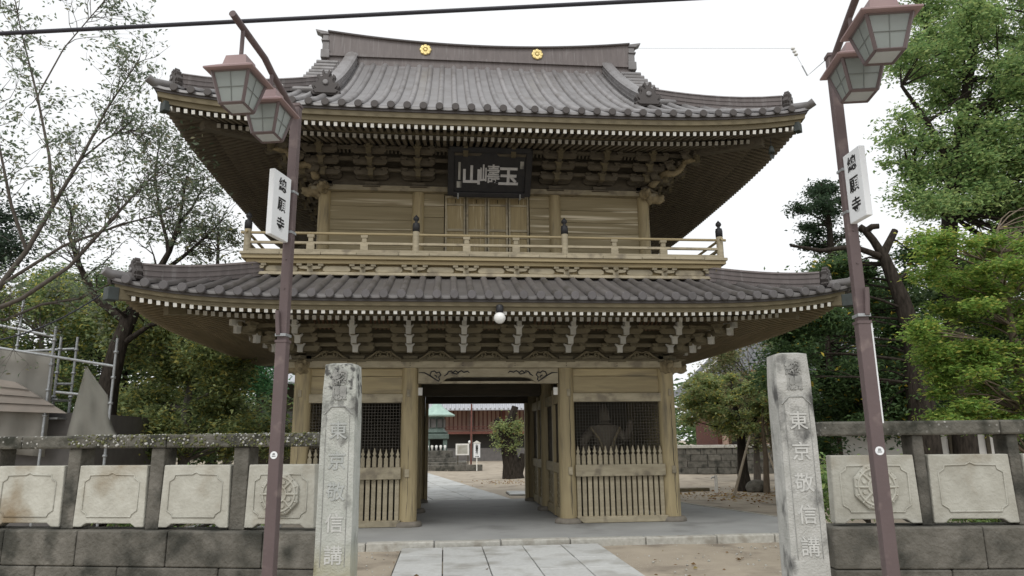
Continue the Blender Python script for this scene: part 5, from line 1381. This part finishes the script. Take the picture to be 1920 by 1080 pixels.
# --- left side
def sparse_tree(name, label, base, limbs, seed, leaf, palette, n_twig, leaves_per, twig=.55, bark='bark_grey', weights=None, droop=.15):
    t = thing(name, label, 'tree', tuple(base)); base = Vector(base); r = random.Random(seed); w = MB(); pos = []
    def grow(a, d, L, rad, lev):
        pts = [a]; q = a.copy(); dd = d.normalized()
        for i in range(4):
            dd = (dd + Vector((r.gauss(0, .22), r.gauss(0, .22), r.gauss(.03, .18)))).normalized(); q = q + dd * L / 4; pts.append(q.copy())
        w.tube(pts, [rad * (1 - .2 * i) for i in range(5)], 4 if lev else 5, cap=False)
        if lev < 2:
            for k in range(3 if lev == 0 else 2):
                p = pts[r.randint(1, 4)]; grow(p, (dd + Vector((r.gauss(0, .7), r.gauss(0, .6), r.gauss(.1, .5)))), L * r.uniform(.45, .75), rad * .5, lev + 1)
        if lev >= 1:
            for k in range(leaves_per):
                p = pts[r.randint(1, 4)].lerp(pts[r.randint(2, 4)], r.random()); pos.append((p.x + r.gauss(0, .05), p.y + r.gauss(0, .05), p.z + r.gauss(0, .04)))
    for lp, lr, nt_ in limbs:
        lp = [Vector(p) - base for p in lp]; w.tube(lp, lr, 7)
        for k in range(nt_):
            i = r.randint(max(0, len(lp) // 3), len(lp) - 2); p = lp[i].lerp(lp[i + 1], r.random()); d = (lp[i + 1] - lp[i]).normalized()
            grow(p, d + Vector((r.gauss(0, .8), r.gauss(0, .5), r.gauss(.1, .6))), twig * r.uniform(.6, 1.5), max(.008, lr[i] * .3), 0)
    w.build('trunk', bark, t)
    leaf_mesh('crown', np.array(pos), leaf, palette, t, seed, .3, droop, .42, weights=weights)
    return t
Y0 = -1.2
tb = on_ground(at(-150, 800, Y0)); A = lambda u, v, dy=0: at(u, v, Y0 + dy)
CH = [(.2, .25, .17), (.15, .2, .13), (.24, .28, .18), (.3, .29, .18)]  # leaf tones lifted and greyed, putting the bright sky's glare into the colour
sparse_tree('cherry_tree', 'thinly leaved cherry tree with slender grey limbs above the scaffolding', tb, [
    ([tb, A(-120, 680), A(-60, 600), A(0, 535)], [0.124, 0.105, 0.081, 0.062], 6),
    ([A(0, 535), A(50, 470), A(100, 385), A(150, 300), A(200, 205), A(262, 110)], [0.046, 0.040, 0.034, 0.028, 0.019, 0.007], 39),
    ([A(100, 385), A(92, 290, .3), A(70, 180, .5), A(40, 60, .6), A(20, -40, .6)], [0.028, 0.025, 0.019, 0.012, 0.006], 33),
    ([A(-60, 600), A(40, 560, -.3), A(130, 500, -.5), A(220, 400, -.6), A(265, 350, -.4), A(300, 318, -.2)], [0.043, 0.037, 0.031, 0.025, 0.017, 0.007], 39),
    ([A(0, 535), A(120, 460), A(230, 420, .2), A(290, 405, .6), A(330, 385, .9)], [0.031, 0.025, 0.019, 0.012, 0.006], 33),
    ([A(50, 470), A(20, 380, -.3), A(0, 280, -.4), A(-30, 160, -.4)], [0.031, 0.025, 0.019, 0.009], 24),
    ([A(150, 300), A(200, 260, .2), A(235, 240, .3), A(270, 262, .4)], [0.019, 0.015, 0.012, 0.006], 24),
    ([A(-60, 600), A(10, 600, .4), A(80, 570, .5), A(150, 560, .5), A(230, 520, .5)], [0.031, 0.025, 0.022, 0.019, 0.009], 18),
    ([A(70, 180, .5), A(120, 90, .5), A(180, 20, .5), A(230, -40, .5)], [0.015, 0.012, 0.009, 0.005], 24)], 91, .095, CH, 0, 3, .58, bark='bark_mid', weights=[4, 4, 3, 1])
Y0 = 3.0
tb = on_ground(A(195, 780))
sparse_tree('forked_tree', 'dark forked tree with fine twigs standing beyond the draped net', tb, [
    ([tb, A(205, 720), A(222, 650), A(240, 605), A(258, 570)], [.26, .22, .19, .17, .14], 2),
    ([A(258, 570), A(290, 520), A(318, 470), A(335, 420), A(350, 330)], [.12, .09, .06, .045, .02], 20),
    ([A(240, 605), A(180, 560), A(150, 500), A(130, 440), A(140, 380)], [.11, .08, .06, .045, .02], 14),
    ([A(290, 520), A(345, 480, .5), A(385, 445, 1), A(420, 410, 1.4)], [.06, .045, .03, .012], 20),
    ([A(318, 470), A(300, 400), A(290, 330), A(300, 260)], [.045, .035, .025, .012], 18),
    ([A(335, 420), A(360, 390, .6), A(378, 355, 1), A(385, 330, 1.4)], [.04, .03, .02, .01], 18),
    ([A(222, 650), A(280, 610, -.2), A(330, 600, -.2), A(400, 560, -.2)], [.08, .05, .035, .015], 12)], 93, .1, CH + [(.3, .29, .12)], 0, 4, .72, bark='bark', weights=[4, 4, 3, .6, .7])
# leafy mass of separate trees beyond the scaffold
for i, (reg, Y, n, rad, leaves, pal, lb, tx, nm) in enumerate((
    ([(-60, 560), (60, 520), (180, 540), (200, 640), (120, 760), (-60, 780)], (5, 8), 26, .7, 34000, YG[:3] + DG[:2] + [(.45, .42, .1)], 'mixed green tree with yellow sprinkled leaves above the flat net', 70, 'leafy_tree'),
    ([(200, 570), (300, 560), (420, 640), (520, 740), (530, 850), (250, 850), (220, 720)], (3.5, 6.5), 40, .55, 56000, YG[:3] + [(.14, .18, .08), (.45, .42, .12)], 'olive-green bushy tree between the draped net and the gate', 350, 'bushy_tree'),
    ([(330, 600), (420, 600), (500, 680), (520, 720), (420, 720), (340, 660)], (10, 13), 30, 1.0, 28000, [(.1, .25, .11), (.08, .2, .09), (.13, .28, .11)], 'fresh dark-green tree under the left eave of the gate', 430, 'shade_tree'),
    ([(-80, 300), (10, 290), (55, 380), (50, 480), (20, 540), (-80, 540)], (5, 7), 18, .7, 9000, [(.05, .075, .05), (.06, .09, .06), (.04, .06, .04)], 'grey-green pine at the far edge behind the thin cherry', -40, 'pine_tree'),
    ([(60, 520), (200, 500), (330, 530), (330, 640), (90, 620)], (9, 12), 30, .9, 26000, DG + [(.14, .16, .05)], 'dark green tree seen through the forked trunk', 200, 'background_tree'))):
    ym = sum(Y) / 2; cl = px_clumps(reg, Y, n, rad, 100 + i, .65)
    cy = sum(p[1] for p in reg) / len(reg)
    clump_tree(nm, lb, [on_ground(at(tx, 840, ym)), at(tx, (840 + cy) / 2, ym), at(tx + 8, cy, ym)], [.16, .12, .05], cl, leaves, .12 if i != 2 else .14, pal, 110 + i, bark='bark_grey', hang=.2)
cl = px_clumps([(1690, 500), (2000, 440), (2000, 830), (1690, 830)], (3.5, 7), 44, .8, 141, .7)
clump_tree('backdrop_tree', 'shaded dark green tree directly behind the lime-green maple', [on_ground(at(1850, 850, 5)), at(1850, 700, 5), at(1850, 560, 5)], [.2, .15, .06], cl, 40000, .15, DG, 143)
cl = px_clumps([(-80, 640), (110, 640), (240, 600), (330, 640), (520, 760), (520, 850), (-80, 850)], (8, 12), 50, .9, 151, .75)
clump_tree('hedge_tree', 'broad dim green tree behind the scaffold and bushy tree', [on_ground(at(230, 850, 10)), at(230, 760, 10), at(235, 700, 10)], [.2, .15, .06], cl, 34000, .16, DG + [(.16, .19, .06)], 153)
# wispy tree tops above the lower roof, left
cl = px_clumps([(360, 430), (440, 390), (450, 470), (380, 490), (350, 470)], (14, 17), 10, .5, 121, .9)
clump_tree('wispy_tree', 'wispy grey-green tree top peeping over the lower roof at left', [on_ground(at(400, 850, 15)), at(405, 600, 15), at(410, 430, 15)], [.2, .12, .04], cl, 1500, .16, [(.07, .09, .05), (.1, .11, .06)], 123, br=.03)
# clipped shrubs behind the fences
for i, (u, Y, w_, h_, lb) in enumerate(((330, -4.2, 1.0, .5, 'low green shrub behind the lichen-spotted rail'), (1620, -4.6, .8, .5, 'low green shrub behind the pillar-side panel of the right fence'), (1860, -5.0, .7, .42, 'low leafy shrub under the maple'))):
    p = on_ground(at(u, 900, Y)); cl = [((p.x + random.uniform(-w_, w_), p.y + random.uniform(-.3, .3), .5 + random.uniform(0, h_)), (.3, .3, .28), 1) for _ in range(10)]
    clump_tree('shrub', lb, [p, p + Vector((0, 0, .4)), p + Vector((0, 0, .7))], [.05, .04, .02], cl, 3200, .08, MG, 130 + i, cat='shrub', br=.015)
# far belt of wood round the temple grounds
rg = np.random.default_rng(5); pos = []
for k in range(240):
    a = rg.uniform(-1.25, 1.25); d = rg.uniform(62, 85); c = np.array([math.sin(a) * d, -6 + math.cos(a) * d, rg.uniform(.5, 6.5)])
    q = rg.normal(size=(170, 3)); q /= np.linalg.norm(q, axis=1)[:, None]; pos.append(c + q * rg.uniform(.4, 1, 170)[:, None] * np.array([3.2, 2.5, 2.0]) * rg.uniform(.7, 1.3))
bw = leaf_mesh('far_wood', np.concatenate(pos), .75, DG, None, 7, kind='stuff'); tag(bw, 'far belt of dark green wood closing the temple grounds', 'wood')
# grit and leaf litter on the forecourt
gr = MB()
for k in range(900):
    x, y = random.uniform(-6, 6), random.uniform(-9, -2.3)
    if -1.5 < x < 1.6: x += 3.2 * (1 if x > 0 else -1)
    q = random.uniform(.006, .02); gr.lathe([(q, -.3 * q), (q * .8, .5 * q), (q * .2, .8 * q)], (x, y, -.112), 5)
tag(gr.build('grit', 'kerb', None, kind='stuff'), 'loose grit and small stones on the sandy forecourt', 'gravel')
pos = [(random.uniform(-5, 6), random.uniform(-8, -2.2), -.06 if random.random() < .2 else -.1) for k in range(160)]
o = leaf_mesh('leaf_litter', np.array(pos), .07, [(.24, .15, .07), (.18, .11, .05), (.3, .24, .1)], None, 19, .95, 0, .5, 'dry_leaf', 'stuff'); tag(o, 'few brown leaves blown over the forecourt', 'leaves')
# fallen leaves
pos = []
for k in range(700):
    c = gnd(*random.choice(((1430, 935), (1400, 930), (1450, 920), (960, 905), (1340, 930)))); pos.append((c.x + random.gauss(0, .9), c.y + random.gauss(0, .9), -.1))
o = leaf_mesh('fallen_leaves', np.array(pos), .09, [(.3, .18, .07), (.22, .12, .05), (.4, .28, .1)], None, 9, .95, 0, .5, 'dry_leaf', 'stuff'); tag(o, 'brown fallen leaves scattered on the courtyard sand', 'leaves')
